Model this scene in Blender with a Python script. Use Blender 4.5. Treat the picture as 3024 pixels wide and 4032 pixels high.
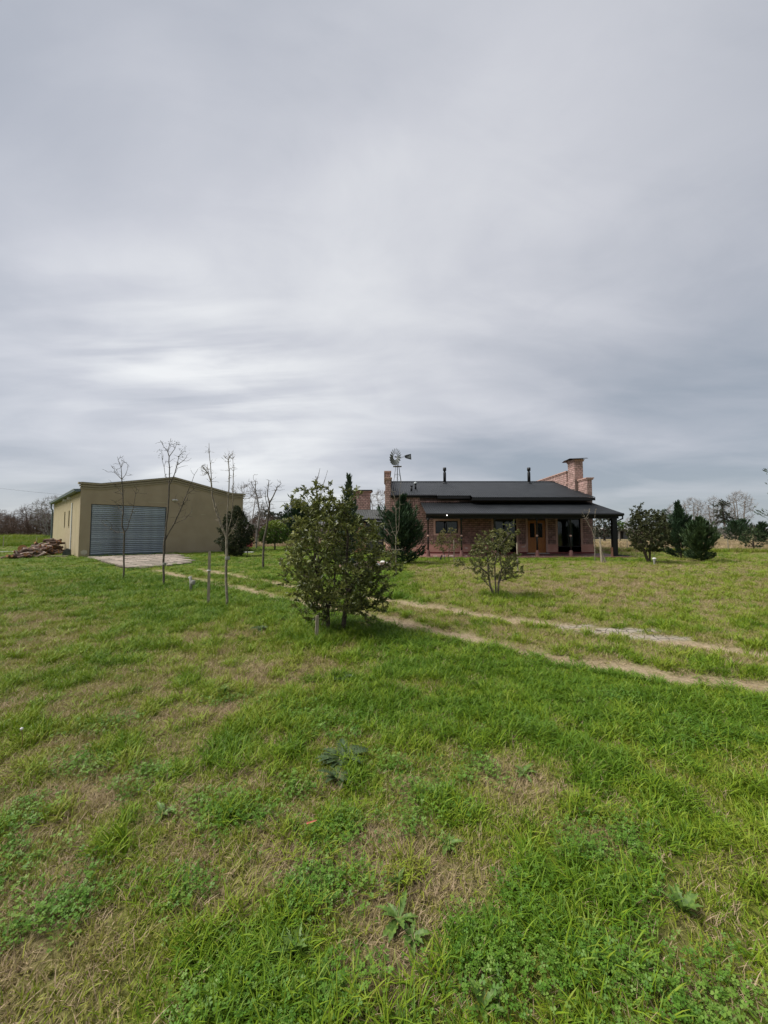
import bpy, math, random
import numpy as np
from mathutils import Vector, Matrix

for o in list(bpy.data.objects): bpy.data.objects.remove(o)
SC = bpy.context.scene
COL = SC.collection
R = math.radians

# ------------------------------------------------------------------ camera
H = 1.55; F = 1530.0; PITCH = math.atan((2098 - 2016) / F)
cam_d = bpy.data.cameras.new('camera'); cam = bpy.data.objects.new('camera', cam_d); COL.objects.link(cam)
cam.location = (0, 0, H); cam.rotation_euler = (R(90) + PITCH, 0, 0)
cam_d.sensor_fit = 'HORIZONTAL'; cam_d.sensor_width = 36; cam_d.lens = 36 * F / 3024
cam_d.clip_start = .05; cam_d.clip_end = 6000
SC.camera = cam
SC.render.resolution_x = 768; SC.render.resolution_y = 1024

# ------------------------------------------------------------------ sky
EXPO = 1.85
SUN_AZ = R(-95); SUN_EL = R(54)      # azimuth from +Y, negative = left
world = bpy.data.worlds.new('World'); SC.world = world; world.use_nodes = True
wn = world.node_tree.nodes; wl = world.node_tree.links; wn.clear()
def W(t, **k):
    n = wn.new(t)
    for a, b in k.items(): setattr(n, a, b)
    return n
def wmath(op, a, b=None, c=None, clamp=False):
    n = W('ShaderNodeMath', operation=op, use_clamp=clamp)
    for i, v in enumerate((a, b, c)):
        if v is None: continue
        if isinstance(v, (int, float)): n.inputs[i].default_value = v
        else: wl.new(v, n.inputs[i])
    return n.outputs[0]
def wmix(fac, a, b):
    n = W('ShaderNodeMix', data_type='RGBA')
    for i, v in ((0, fac), (6, a), (7, b)):
        if isinstance(v, tuple): n.inputs[i].default_value = (*v, 1)
        elif isinstance(v, (int, float)): n.inputs[i].default_value = v
        else: wl.new(v, n.inputs[i])
    return n.outputs[2]
tc = W('ShaderNodeTexCoord'); sep = W('ShaderNodeSeparateXYZ'); wl.new(tc.outputs['Generated'], sep.inputs[0])
zc = wmath('MAXIMUM', sep.outputs[2], 0.0)
den = wmath('ADD', zc, .16)
px_ = wmath('DIVIDE', sep.outputs[0], den); py_ = wmath('DIVIDE', sep.outputs[1], den)
def cloudnoise(sx, sy, ox, oy, scale, detail, rough, dist):
    cb = W('ShaderNodeCombineXYZ')
    wl.new(wmath('MULTIPLY_ADD', px_, sx, ox), cb.inputs[0]); wl.new(wmath('MULTIPLY_ADD', py_, sy, oy), cb.inputs[1])
    n = W('ShaderNodeTexNoise'); n.inputs['Scale'].default_value = scale; n.inputs['Detail'].default_value = detail
    n.inputs['Roughness'].default_value = rough; n.inputs['Distortion'].default_value = dist
    wl.new(cb.outputs[0], n.inputs['Vector']); return n.outputs[0]
def wmap(v, a, b, c, d):
    n = W('ShaderNodeMapRange', clamp=True, interpolation_type='SMOOTHSTEP')
    wl.new(v, n.inputs[0])
    for i, x in enumerate((a, b, c, d)): n.inputs[i + 1].default_value = x
    return n.outputs[0]
big = cloudnoise(.6, .8, 3.1, 1.7, .6, 4, .5, .4)
streak = cloudnoise(.7, 1.25, 7.3, 2.2, 1.1, 7, .48, .6)
wisp = cloudnoise(1.1, 1.7, 1.3, 5.2, 2.3, 8, .6, .9)
# broad brightening of the cloud deck towards the veiled sun on the left
dx = wmath('DIVIDE', wmath('ADD', sep.outputs[0], .42), .60)
dz = wmath('DIVIDE', wmath('SUBTRACT', sep.outputs[2], .34), .36)
glow = wmath('EXPONENT', wmath('MULTIPLY', wmath('ADD', wmath('MULTIPLY', dx, dx), wmath('MULTIPLY', dz, dz)), -1.0))
val = wmath('ADD', wmath('MULTIPLY', wmap(big, .32, .68, 0, 1), .42), wmath('MULTIPLY', wmap(streak, .28, .72, 0, 1), .34))
val = wmath('ADD', val, wmath('MULTIPLY', wmap(wisp, .35, .65, -.5, .5), .045))
val = wmath('ADD', val, wmath('MULTIPLY', glow, .34))
# brighter breaks in the deck low on the left
bx = wmath('DIVIDE', wmath('ADD', sep.outputs[0], .38), .24); bz = wmath('DIVIDE', wmath('SUBTRACT', sep.outputs[2], .36), .13)
brk_ = wmath('EXPONENT', wmath('MULTIPLY', wmath('ADD', wmath('MULTIPLY', bx, bx), wmath('MULTIPLY', bz, bz)), -1.0))
bands = cloudnoise(.55, 3.0, 4.7, 1.1, 1.6, 6, .5, .5)
val = wmath('ADD', val, wmath('MULTIPLY', wmath('MULTIPLY', brk_, wmap(bands, .36, .66, -.15, 1)), .34))
val = wmath('ADD', val, wmath('MULTIPLY', wmap(sep.outputs[2], .30, .95, 0, 1), .12))
val = wmath('SUBTRACT', val, wmath('MULTIPLY', wmap(sep.outputs[0], .10, .70, 0, 1), .28))
val = wmath('SUBTRACT', val, wmath('MULTIPLY', wmap(sep.outputs[0], -.70, -.30, 1, 0), .14))
low = wmap(sep.outputs[2], .0, .16, 1, 0)
ramp = W('ShaderNodeValToRGB'); wl.new(val, ramp.inputs[0])
e = ramp.color_ramp.elements
e[0].position = .05; e[0].color = (.315, .352, .405, 1)
e[1].position = 1.0; e[1].color = (.86, .865, .865, 1)
m1 = e.new(.35); m1.color = (.445, .465, .515, 1)
m2 = e.new(.62); m2.color = (.60, .61, .65, 1)
deck = wmix(wmath('MULTIPLY', low, .45), ramp.outputs[0], (.40, .45, .485))
sky = W('ShaderNodeTexSky', sky_type='NISHITA', sun_disc=False, sun_elevation=SUN_EL, sun_rotation=SUN_AZ)
bgsky = W('ShaderNodeBackground'); wl.new(sky.outputs[0], bgsky.inputs[0]); bgsky.inputs[1].default_value = .06
bgcl = W('ShaderNodeBackground'); wl.new(deck, bgcl.inputs[0]); bgcl.inputs[1].default_value = 1.04 / 2 ** EXPO
mx = W('ShaderNodeMixShader'); mx.inputs[0].default_value = .93
wl.new(bgsky.outputs[0], mx.inputs[1]); wl.new(bgcl.outputs[0], mx.inputs[2])
wo = W('ShaderNodeOutputWorld'); wl.new(mx.outputs[0], wo.inputs[0])

# ------------------------------------------------------------------ sun
sd = bpy.data.lights.new('sun', 'SUN'); sun = bpy.data.objects.new('sun', sd); COL.objects.link(sun)
sd.energy = 1.5; sd.angle = R(38); sd.color = (1, .965, .91)
sdir = Vector((math.sin(SUN_AZ) * math.cos(SUN_EL), math.cos(SUN_AZ) * math.cos(SUN_EL), math.sin(SUN_EL)))
sun.rotation_euler = sdir.to_track_quat('Z', 'Y').to_euler(); sun.location = sdir * 60
vs = SC.view_settings; vs.view_transform = 'Standard'; vs.look = 'None'; vs.gamma = 1; vs.exposure = EXPO
vs.use_curve_mapping = False

# ------------------------------------------------------------------ helpers
CP, SP = math.cos(PITCH), math.sin(PITCH)
def ray(px, py):
    c = (px - 1512) / F; s = (2016 - py) / F
    return Vector((c, CP - s * SP, SP + s * CP))
def gp(px, py, z=0.0):
    d = ray(px, py); t = (z - H) / d.z
    return Vector((d.x * t, d.y * t, z))
def at(px, py, Y):
    d = ray(px, py); t = Y / d.y
    return Vector((d.x * t, Y, H + d.z * t))
def tag(o, label=None, cat=None, group=None, kind=None):
    if label: o['label'] = label
    if cat: o['category'] = cat
    if group: o['group'] = group
    if kind: o['kind'] = kind
    return o
def empty(name, loc=(0, 0, 0), rz=0.0, **k):
    o = bpy.data.objects.new(name, None); COL.objects.link(o); o.location = loc; o.rotation_euler = (0, 0, rz)
    o.empty_display_size = .2
    return tag(o, **k)
def link(name, mesh, parent=None, loc=None, rz=None):
    o = bpy.data.objects.new(name, mesh); COL.objects.link(o)
    if parent: o.parent = parent
    if loc is not None: o.location = loc
    if rz is not None: o.rotation_euler = (0, 0, rz)
    return o

class MB:
    def __init__(s): s.v = []; s.f = []
    def quad(s, a, b, c, d):
        i = len(s.v); s.v += [tuple(a), tuple(b), tuple(c), tuple(d)]; s.f.append((i, i + 1, i + 2, i + 3))
    def poly(s, pts):
        i = len(s.v); s.v += [tuple(p) for p in pts]; s.f.append(tuple(range(i, i + len(pts))))
    def box(s, x0, x1, y0, y1, z0, z1, M=None):
        i = len(s.v)
        p = [Vector((x, y, z)) for z in (z0, z1) for y in (y0, y1) for x in (x0, x1)]
        if M is not None: p = [M @ q for q in p]
        s.v += [tuple(q) for q in p]
        s.f += [tuple(i + k for k in q) for q in ((0, 2, 3, 1), (4, 5, 7, 6), (0, 1, 5, 4), (2, 6, 7, 3), (0, 4, 6, 2), (1, 3, 7, 5))]
        return s
    def prism(s, pts, ext):
        """closed outline pts (Vectors), pushed along ext"""
        n = len(pts); i = len(s.v); ext = Vector(ext)
        s.v += [tuple(p) for p in pts] + [tuple(Vector(p) + ext) for p in pts]
        s.f.append(tuple(range(i, i + n))[::-1]); s.f.append(tuple(range(i + n, i + 2 * n)))
        for k in range(n): s.f.append((i + k, i + (k + 1) % n, i + n + (k + 1) % n, i + n + k))
        return s
    def tube(s, pts, rad, n=6, caps=True):
        pts = [Vector(p) for p in pts]
        if not hasattr(rad, '__len__'): rad = [rad] * len(pts)
        t0 = (pts[1] - pts[0]).normalized()
        u = t0.orthogonal().normalized(); rings = []
        for k, p in enumerate(pts):
            if k == 0: t = t0
            elif k == len(pts) - 1: t = (pts[k] - pts[k - 1]).normalized()
            else: t = (pts[k + 1] - pts[k - 1]).normalized()
            u = (u - t * u.dot(t))
            u = u.normalized() if u.length > 1e-6 else t.orthogonal().normalized()
            w = t.cross(u); i = len(s.v)
            for a in range(n):
                an = 2 * math.pi * a / n
                s.v.append(tuple(p + (u * math.cos(an) + w * math.sin(an)) * rad[k]))
            rings.append(i)
        for a, b in zip(rings, rings[1:]):
            for k in range(n): s.f.append((a + k, a + (k + 1) % n, b + (k + 1) % n, b + k))
        if caps:
            s.f.append(tuple(range(rings[0], rings[0] + n))[::-1]); s.f.append(tuple(range(rings[-1], rings[-1] + n)))
        return s
    def lathe(s, prof, c=(0, 0, 0), n=12, M=None):
        c = Vector(c); rings = []
        for r, z in prof:
            i = len(s.v)
            for a in range(n):
                p = c + Vector((r * math.cos(2 * math.pi * a / n), r * math.sin(2 * math.pi * a / n), z))
                s.v.append(tuple(M @ p if M is not None else p))
            rings.append(i)
        for a, b in zip(rings, rings[1:]):
            for k in range(n): s.f.append((a + k, a + (k + 1) % n, b + (k + 1) % n, b + k))
        s.f.append(tuple(range(rings[0], rings[0] + n))[::-1]); s.f.append(tuple(range(rings[-1], rings[-1] + n)))
        return s
    def mesh(s, name, mat, smooth=False):
        m = bpy.data.meshes.new(name); m.from_pydata(s.v, [], s.f); m.validate(); m.update()
        if mat: m.materials.append(mat)
        if smooth: m.polygons.foreach_set('use_smooth', [True] * len(m.polygons))
        return m
    def build(s, name, mat, parent=None, smooth=False, loc=None, rz=None):
        return link(name, s.mesh(name, mat, smooth), parent, loc, rz)

def npmesh(name, verts, faces, mat):
    """verts (n,3), faces (m,k) with one k"""
    verts = np.asarray(verts, np.float32); faces = np.asarray(faces, np.int32)
    m = bpy.data.meshes.new(name); k = faces.shape[1]
    m.vertices.add(len(verts)); m.vertices.foreach_set('co', verts.ravel())
    m.loops.add(faces.size); m.loops.foreach_set('vertex_index', faces.ravel())
    m.polygons.add(len(faces)); m.polygons.foreach_set('loop_start', np.arange(0, faces.size, k, dtype=np.int32))
    m.update(calc_edges=True)
    if mat: m.materials.append(mat)
    return m

# ------------------------------------------------------------------ materials
def mat(name, c1, c2=None, scale=6, rough=.85, bump=0, bscale=40, metallic=0, spec=.25, island=0, objrand=0,
        transl=0, detail=5, stretch=None, c3=None, stain=None, lo=.35, hi=.65, coat=0):
    m = bpy.data.materials.new(name); m.use_nodes = True
    nt = m.node_tree; N = nt.nodes; L = nt.links; N.clear()
    out = N.new('ShaderNodeOutputMaterial'); b = N.new('ShaderNodeBsdfPrincipled')
    b.inputs['Roughness'].default_value = rough; b.inputs['Metallic'].default_value = metallic
    b.inputs['Specular IOR Level'].default_value = spec
    t = N.new('ShaderNodeTexCoord'); mp = N.new('ShaderNodeMapping'); L.new(t.outputs['Object'], mp.inputs[0])
    if stretch: mp.inputs['Scale'].default_value = stretch
    col = None
    def noise(sc, det=detail, vec=mp.outputs[0]):
        n = N.new('ShaderNodeTexNoise'); n.inputs['Scale'].default_value = sc; n.inputs['Detail'].default_value = det
        L.new(vec, n.inputs['Vector']); return n.outputs[0]
    if c2 is not None:
        r = N.new('ShaderNodeValToRGB'); L.new(noise(scale), r.inputs[0])
        r.color_ramp.elements[0].position = lo; r.color_ramp.elements[0].color = (*c1, 1)
        r.color_ramp.elements[1].position = hi; r.color_ramp.elements[1].color = (*c2, 1)
        if c3 is not None: r.color_ramp.elements.new((lo + hi) / 2).color = (*c3, 1)
        col = r.outputs[0]
    else:
        rgb = N.new('ShaderNodeRGB'); rgb.outputs[0].default_value = (*c1, 1); col = rgb.outputs[0]
    if stain:
        scol, ssc, slo, shi, sstr = stain
        mp2 = N.new('ShaderNodeMapping'); L.new(t.outputs['Object'], mp2.inputs[0]); mp2.inputs['Scale'].default_value = sstr
        mr = N.new('ShaderNodeMapRange'); L.new(noise(ssc, 7, mp2.outputs[0]), mr.inputs[0])
        mr.inputs[1].default_value = slo; mr.inputs[2].default_value = shi
        mm = N.new('ShaderNodeMix'); mm.data_type = 'RGBA'; L.new(mr.outputs[0], mm.inputs[0]); L.new(col, mm.inputs[6])
        mm.inputs[7].default_value = (*scol, 1); col = mm.outputs[2]
    if island or objrand:
        val = None
        if island:
            g = N.new('ShaderNodeNewGeometry'); val = g.outputs['Random Per Island']
        if objrand:
            oi = N.new('ShaderNodeObjectInfo')
            if val is None: val = oi.outputs['Random']
            else:
                ad = N.new('ShaderNodeMath'); ad.operation = 'ADD'; L.new(val, ad.inputs[0]); L.new(oi.outputs['Random'], ad.inputs[1])
                fr = N.new('ShaderNodeMath'); fr.operation = 'FRACT'; L.new(ad.outputs[0], fr.inputs[0]); val = fr.outputs[0]
        amp = max(island, objrand)
        mr = N.new('ShaderNodeMapRange'); L.new(val, mr.inputs[0]); mr.inputs[3].default_value = 1 - amp; mr.inputs[4].default_value = 1 + amp
        hs = N.new('ShaderNodeHueSaturation'); L.new(mr.outputs[0], hs.inputs['Value']); L.new(col, hs.inputs['Color'])
        mr2 = N.new('ShaderNodeMapRange'); L.new(val, mr2.inputs[0]); mr2.inputs[3].default_value = .5 + amp * .035; mr2.inputs[4].default_value = .5 - amp * .035
        L.new(mr2.outputs[0], hs.inputs['Hue'])
        col = hs.outputs[0]
    L.new(col, b.inputs['Base Color'])
    if bump:
        bp = N.new('ShaderNodeBump'); bp.inputs['Strength'].default_value = bump; bp.inputs['Distance'].default_value = .02
        L.new(noise(bscale, 6), bp.inputs['Height']); L.new(bp.outputs[0], b.inputs['Normal'])
    if transl:
        tr = N.new('ShaderNodeBsdfTranslucent'); L.new(col, tr.inputs[0])
        ms = N.new('ShaderNodeMixShader'); ms.inputs[0].default_value = transl
        L.new(b.outputs[0], ms.inputs[1]); L.new(tr.outputs[0], ms.inputs[2]); L.new(ms.outputs[0], out.inputs[0])
    else: L.new(b.outputs[0], out.inputs[0])
    return m

MT = {}
def defmats():
    g = MT
    g['plaster_front'] = mat('plaster_front', (.31, .250, .165), (.345, .282, .19), 1.2, .92, .25, 90, stain=((.255, .207, .138), .9, .52, .85, (1, 1, .35)))
    g['plaster_side'] = mat('plaster_side', (.33, .275, .165), (.37, .31, .20), 1.5, .92, .25, 90, stain=((.27, .225, .14), 2.0, .50, .8, (1.6, 1.6, .15)))
    g['trim'] = mat('plaster_trim', (.27, .228, .155), (.30, .258, .178), 3, .9, .15, 60)
    g['bare_plaster'] = mat('bare_plaster', (.42, .37, .29), (.50, .45, .37), 9, .9, .3, 60)
    g['scrape'] = mat('scraped_plaster', (.35, .30, .205), (.40, .345, .245), 6, .92, .2, 60)
    g['galv'] = mat('galvanized', (.27, .305, .335), (.34, .375, .405), 3, .42, .05, 30, metallic=.55, spec=.5, objrand=.16, stretch=(1, 1, 3), stain=((.17, .18, .18), 1.6, .55, .8, (.5, .5, 2)))
    g['white_metal'] = mat('white_metal', (.62, .62, .60), (.52, .52, .50), 6, .6)
    g['dark_glass'] = mat('dark_glass', (.012, .014, .015), rough=.12, spec=.5)
    g['gutter_grey'] = mat('gutter_grey', (.11, .145, .155), (.15, .18, .19), 3, .5, metallic=.3)
    g['roof'] = mat('roof_sheet', (.006, .0075, .009), (.011, .013, .015), 1.1, .45, .05, 30, spec=.22, stain=((.018, .020, .022), .7, .55, .85, (1, 1, 1)))
    g['black'] = mat('black_paint', (.004, .0045, .005), (.008, .008, .009), 5, .5, spec=.35)
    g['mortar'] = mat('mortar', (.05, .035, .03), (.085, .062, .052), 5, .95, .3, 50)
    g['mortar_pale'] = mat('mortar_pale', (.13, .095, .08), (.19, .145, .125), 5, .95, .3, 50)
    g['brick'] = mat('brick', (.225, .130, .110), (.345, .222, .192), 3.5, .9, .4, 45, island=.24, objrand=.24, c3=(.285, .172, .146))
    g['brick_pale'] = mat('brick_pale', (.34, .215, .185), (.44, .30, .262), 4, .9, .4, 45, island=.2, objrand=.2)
    g['pink'] = mat('pink_plaster', (.40, .205, .16), (.47, .255, .205), 2.5, .9, .15, 70, stain=((.56, .44, .38), 1.6, .62, .68, (1, 1, 1.6)))
    g['pinktrim'] = mat('pink_trim', (.40, .25, .20), (.46, .30, .25), 4, .9, .15, 70)
    g['redfloor'] = mat('red_floor', (.14, .068, .058), (.21, .11, .096), 3, .7, .1, 40)
    g['skirt'] = mat('red_skirting', (.12, .022, .022), (.16, .035, .033), 4, .55)
    g['wooddoor'] = mat('varnished_wood', (.25, .085, .018), (.38, .145, .032), 3, .4, .15, 30, stretch=(14, 14, 1.2), spec=.4)
    g['curtain'] = mat('curtain', (.55, .56, .52), (.40, .41, .39), 4, .9, stretch=(20, 20, .4))
    g['slab'] = mat('paving_slab', (.18, .148, .115), (.33, .285, .235), 3, .9, .25, 60, objrand=.42, stain=((.20, .165, .13), 1.4, .55, .8, (1, 1, 1)))
    g['slab_joint'] = mat('slab_joint', (.065, .052, .036), (.10, .085, .055), 14, .95, .3, 60)
    g['concrete'] = mat('concrete', (.33, .31, .28), (.43, .40, .36), 5, .9, .3, 40)
    g['bark'] = mat('bark', (.055, .046, .037), (.135, .115, .09), 24, .95, .5, 60, stretch=(1, 1, .4))
    g['bark_pale'] = mat('bark_pale', (.12, .10, .075), (.27, .235, .18), 22, .95, .4, 60, stretch=(1, 1, .6))
    g['bark_dark'] = mat('bark_dark', (.04, .032, .025), (.085, .068, .05), 20, .95, .5, 60)
    g['twig_brown'] = mat('twig_brown', (.075, .048, .036), (.145, .098, .075), .8, .95, island=.25)
    g['twig_grey'] = mat('twig_grey', (.17, .155, .14), (.26, .24, .225), .8, .95, island=.2)  # lightened so far trees fade into the sky, haze put into the colour
    def leaf(n, a, b, isl=.35, tr=.25, rough=.5, sc=1.3, spec=.3): g[n] = mat(n, a, b, sc, rough, island=isl, transl=tr, spec=spec)
    leaf('leaf_laurel', (.075, .098, .020), (.175, .19, .052), .55, .22, .38, 2.2, .4)
    leaf('leaf_olive', (.085, .105, .028), (.165, .165, .055), .4, .25, .5, 2.2)
    leaf('leaf_small', (.12, .12, .035), (.19, .17, .06), .35, .3, .6)
    leaf('leaf_bush', (.034, .046, .015), (.075, .082, .030), .4, .15, .6)
    leaf('leaf_yew', (.020, .032, .012), (.05, .062, .024), .4, .12, .6)
    leaf('leaf_citrus', (.045, .10, .012), (.10, .165, .025), .35, .2, .4)
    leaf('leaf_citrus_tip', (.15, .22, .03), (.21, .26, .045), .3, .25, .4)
    leaf('leaf_yellow', (.16, .19, .025), (.24, .24, .05), .35, .3, .6)
    leaf('leaf_cypress', (.012, .034, .014), (.032, .062, .025), .4, .1, .65)
    leaf('leaf_cypress_blue', (.038, .064, .038), (.075, .105, .058), .35, .12, .65)
    leaf('leaf_cypress_green', (.020, .045, .014), (.05, .082, .025), .4, .12, .65)
    leaf('leaf_far', (.035, .045, .028), (.06, .07, .045), .35, .1, .8)
    leaf('leaf_dry', (.20, .12, .06), (.30, .19, .10), .4, .2, .8)
    leaf('leaf_weed', (.060, .125, .018), (.115, .19, .034), .25, .25, .5, 20)
    leaf('leaf_thistle', (.040, .072, .024), (.075, .112, .042), .25, .2, .6, 30)
    leaf('leaf_red', (.50, .12, .09), (.58, .18, .13), .1, .2, .6)
    g['post_wood'] = mat('weathered_wood', (.20, .165, .12), (.34, .295, .225), 6, .9, .4, 40, stretch=(6, 6, .8))
    g['log_bark'] = mat('log_bark', (.070, .042, .032), (.17, .108, .082), 9, .95, .6, 30, objrand=.35, stretch=(3, 3, .7))
    g['log_pale'] = mat('log_pale', (.20, .145, .11), (.38, .31, .26), 7, .9, .4, 30, objrand=.25, stretch=(3, 3, .7))
    g['log_end'] = mat('log_end', (.26, .12, .05), (.40, .215, .105), 12, .9, .2, 40, objrand=.2)
    g['zinc'] = mat('zinc', (.24, .26, .26), (.33, .35, .345), 5, .5, metallic=.5)
    g['blade'] = mat('blade_steel', (.060, .068, .064), (.095, .103, .098), 5, .55, metallic=.3)
    g['zinc_dark'] = mat('zinc_dark', (.05, .055, .055), (.08, .085, .085), 5, .55, metallic=.3)
    g['white_stone'] = mat('white_stone', (.72, .70, .66), (.55, .53, .50), 14, .85, .4, 30)
    g['grey_cloth'] = mat('grey_cloth', (.20, .20, .17), (.28, .27, .235), 12, .95, .3, 60)
    g['grey_sheet'] = mat('grey_sheet', (.045, .05, .048), (.075, .08, .077), 3, .6)
    g['brown_board'] = mat('brown_board', (.24, .125, .075), (.30, .17, .11), 4, .9)
    g['red_plastic'] = mat('red_plastic', (.50, .085, .12), (.58, .12, .16), 8, .6, .3, 70)
    g['cable'] = mat('cable', (.03, .03, .032), rough=.7)
    g['grey_wall'] = mat('grey_wall', (.16, .165, .17), (.21, .21, .21), 2, .9)
    g['far_roof'] = mat('far_roof', (.26, .25, .24), (.32, .31, .30), 2, .8)
    lm = bpy.data.materials.new('lamp_glow'); lm.use_nodes = True
    bb = lm.node_tree.nodes['Principled BSDF']; bb.inputs['Emission Color'].default_value = (1, .95, .85, 1); bb.inputs['Emission Strength'].default_value = 1.6
    g['lamp'] = lm
defmats()
def pane_mat():
    m = bpy.data.materials.new('window_pane'); m.use_nodes = True; N = m.node_tree.nodes; L = m.node_tree.links; N.clear()
    o = N.new('ShaderNodeOutputMaterial'); t = N.new('ShaderNodeBsdfTransparent'); t.inputs[0].default_value = (.55, .6, .6, 1)
    g = N.new('ShaderNodeBsdfGlossy'); g.inputs['Roughness'].default_value = .03; f = N.new('ShaderNodeFresnel'); f.inputs[0].default_value = 1.45
    ms = N.new('ShaderNodeMixShader'); L.new(f.outputs[0], ms.inputs[0]); L.new(t.outputs[0], ms.inputs[1]); L.new(g.outputs[0], ms.inputs[2]); L.new(ms.outputs[0], o.inputs[0])
    return m
MT['pane'] = pane_mat()

# ------------------------------------------------------------------ ground layout (maps of dry grass, ruts, mud)
def vnoise(x, y, seed):
    xi = np.floor(x).astype(np.int64); yi = np.floor(y).astype(np.int64); fx = x - xi; fy = y - yi
    fx = fx * fx * (3 - 2 * fx); fy = fy * fy * (3 - 2 * fy)
    def h(a, b):
        n = (a * 374761393 + b * 668265263 + seed * 144665) & 0xffffffff
        n = ((n ^ (n >> 13)) * 1274126177) & 0xffffffff
        return ((n ^ (n >> 16)) & 0xffff) / 65535.0
    return (h(xi, yi) * (1 - fx) + h(xi + 1, yi) * fx) * (1 - fy) + (h(xi, yi + 1) * (1 - fx) + h(xi + 1, yi + 1) * fx) * fy
def fbm(x, y, s, seed, oct=4):
    v = 0; a = .5; t = 0
    for k in range(oct):
        v = v + a * vnoise(x * s + 17.3 * k, y * s + 9.1 * k, seed + k); t += a; a *= .55; s *= 2.03
    return v / t
def sst(x, a, b):
    t = np.clip((x - a) / (b - a), 0, 1); return t * t * (3 - 2 * t)
def polyd(x, y, P):
    """distance to polyline and signed side (positive = nearer the camera side)"""
    best = np.full(x.shape, 1e9); side = np.zeros(x.shape)
    for (ax, ay), (bx, by) in zip(P, P[1:]):
        dx, dy = bx - ax, by - ay; l2 = dx * dx + dy * dy
        t = np.clip(((x - ax) * dx + (y - ay) * dy) / l2, 0, 1)
        d = np.hypot(x - ax - t * dx, y - ay - t * dy)
        s = -((x - ax) * dy - (y - ay) * dx) / math.sqrt(l2)
        k = d < best; best = np.where(k, d, best); side = np.where(k, -s, side)
    return best, side
R1 = [gp(u * 1.8228, v * 1.8228)[:2] for u, v in ((338, 1232), (480, 1264), (640, 1297), (810, 1333), (1000, 1375), (1200, 1420), (1400, 1452), (1659, 1490))]
R2 = [gp(u * 1.8228, v * 1.8228)[:2] for u, v in ((430, 1229), (540, 1250), (700, 1280), (860, 1300), (1010, 1322), (1200, 1348), (1300, 1364), (1659, 1415))]
def ext(P):
    (ax, ay), (bx, by) = P[-2], P[-1]; d = math.hypot(bx - ax, by - ay)
    return P + [(bx + (bx - ax) / d * 8, by + (by - ay) / d * 8)]
R1 = ext(R1); R2 = ext(R2)
# individual patches seen in the lawn: pixel, radii in metres, dryness change
PATCH = []
for px, py, rx, ry, v in ((1650, 3480, .34, .20, .95), (1480, 3820, .16, .13, 1.0), (2480, 3330, .25, .18, .4), (2150, 3080, .35, .3, .45), (1700, 2960, .4, .3, .4),
                          (1150, 3400, .25, .15, .3), (850, 3520, .25, .15, .3), (500, 3350, .3, .2, .25), (150, 3120, .5, .35, .5), (60, 3900, .35, .3, .5), (500, 3880, .3, .2, .4),
                          (700, 2680, 1.2, .7, .25), (230, 2520, 2.0, 1.2, .30), (150, 2400, 3, 1.6, .30), (520, 2500, 1.5, .8, .3), (60, 2300, 3, 1.5, .25), (700, 2850, .8, .5, .35),
                          (1180, 2640, .5, .35, .35), (1350, 3860, .25, .25, .4), (950, 3720, .35, .2, .3),
                          (640, 3800, .35, .3, -.5), (1000, 3900, .3, .2, -.35), (1150, 3790, .28, .22, -.7), (1330, 3020, .45, .35, -.35), (1950, 3750, .35, .25, -.5), (2600, 3600, .3, .25, -.3), (2050, 3400, .4, .3, -.4),
                          (1250, 2780, .6, .3, -.2), (900, 2900, .4, .25, -.3), (2900, 3250, .6, .5, -.5), (2300, 2800, 1.6, .7, -.5),
                          (2250, 2300, 4.0, 2.2, .42), (1850, 2245, 3.5, 1.6, .35), (2750, 2300, 4, 2.5, .3), (2500, 2370, 2.0, 1.0, .25), (2600, 2250, 4, 1.4, .3), (2850, 2235, 4, 1.6, .35),
                          (1750, 2330, 1.6, .8, .2), (1980, 2360, 1.1, .6, -.35), (1950, 2203, 7, 1.0, -.75), (2400, 2205, 3, .9, -.6), (2900, 2190, 8, 1.6, -.3)):
    p = gp(px, py); PATCH.append((p.x, p.y, rx, ry, v))
HOUSE_FENCE_Y = 31.0
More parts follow.
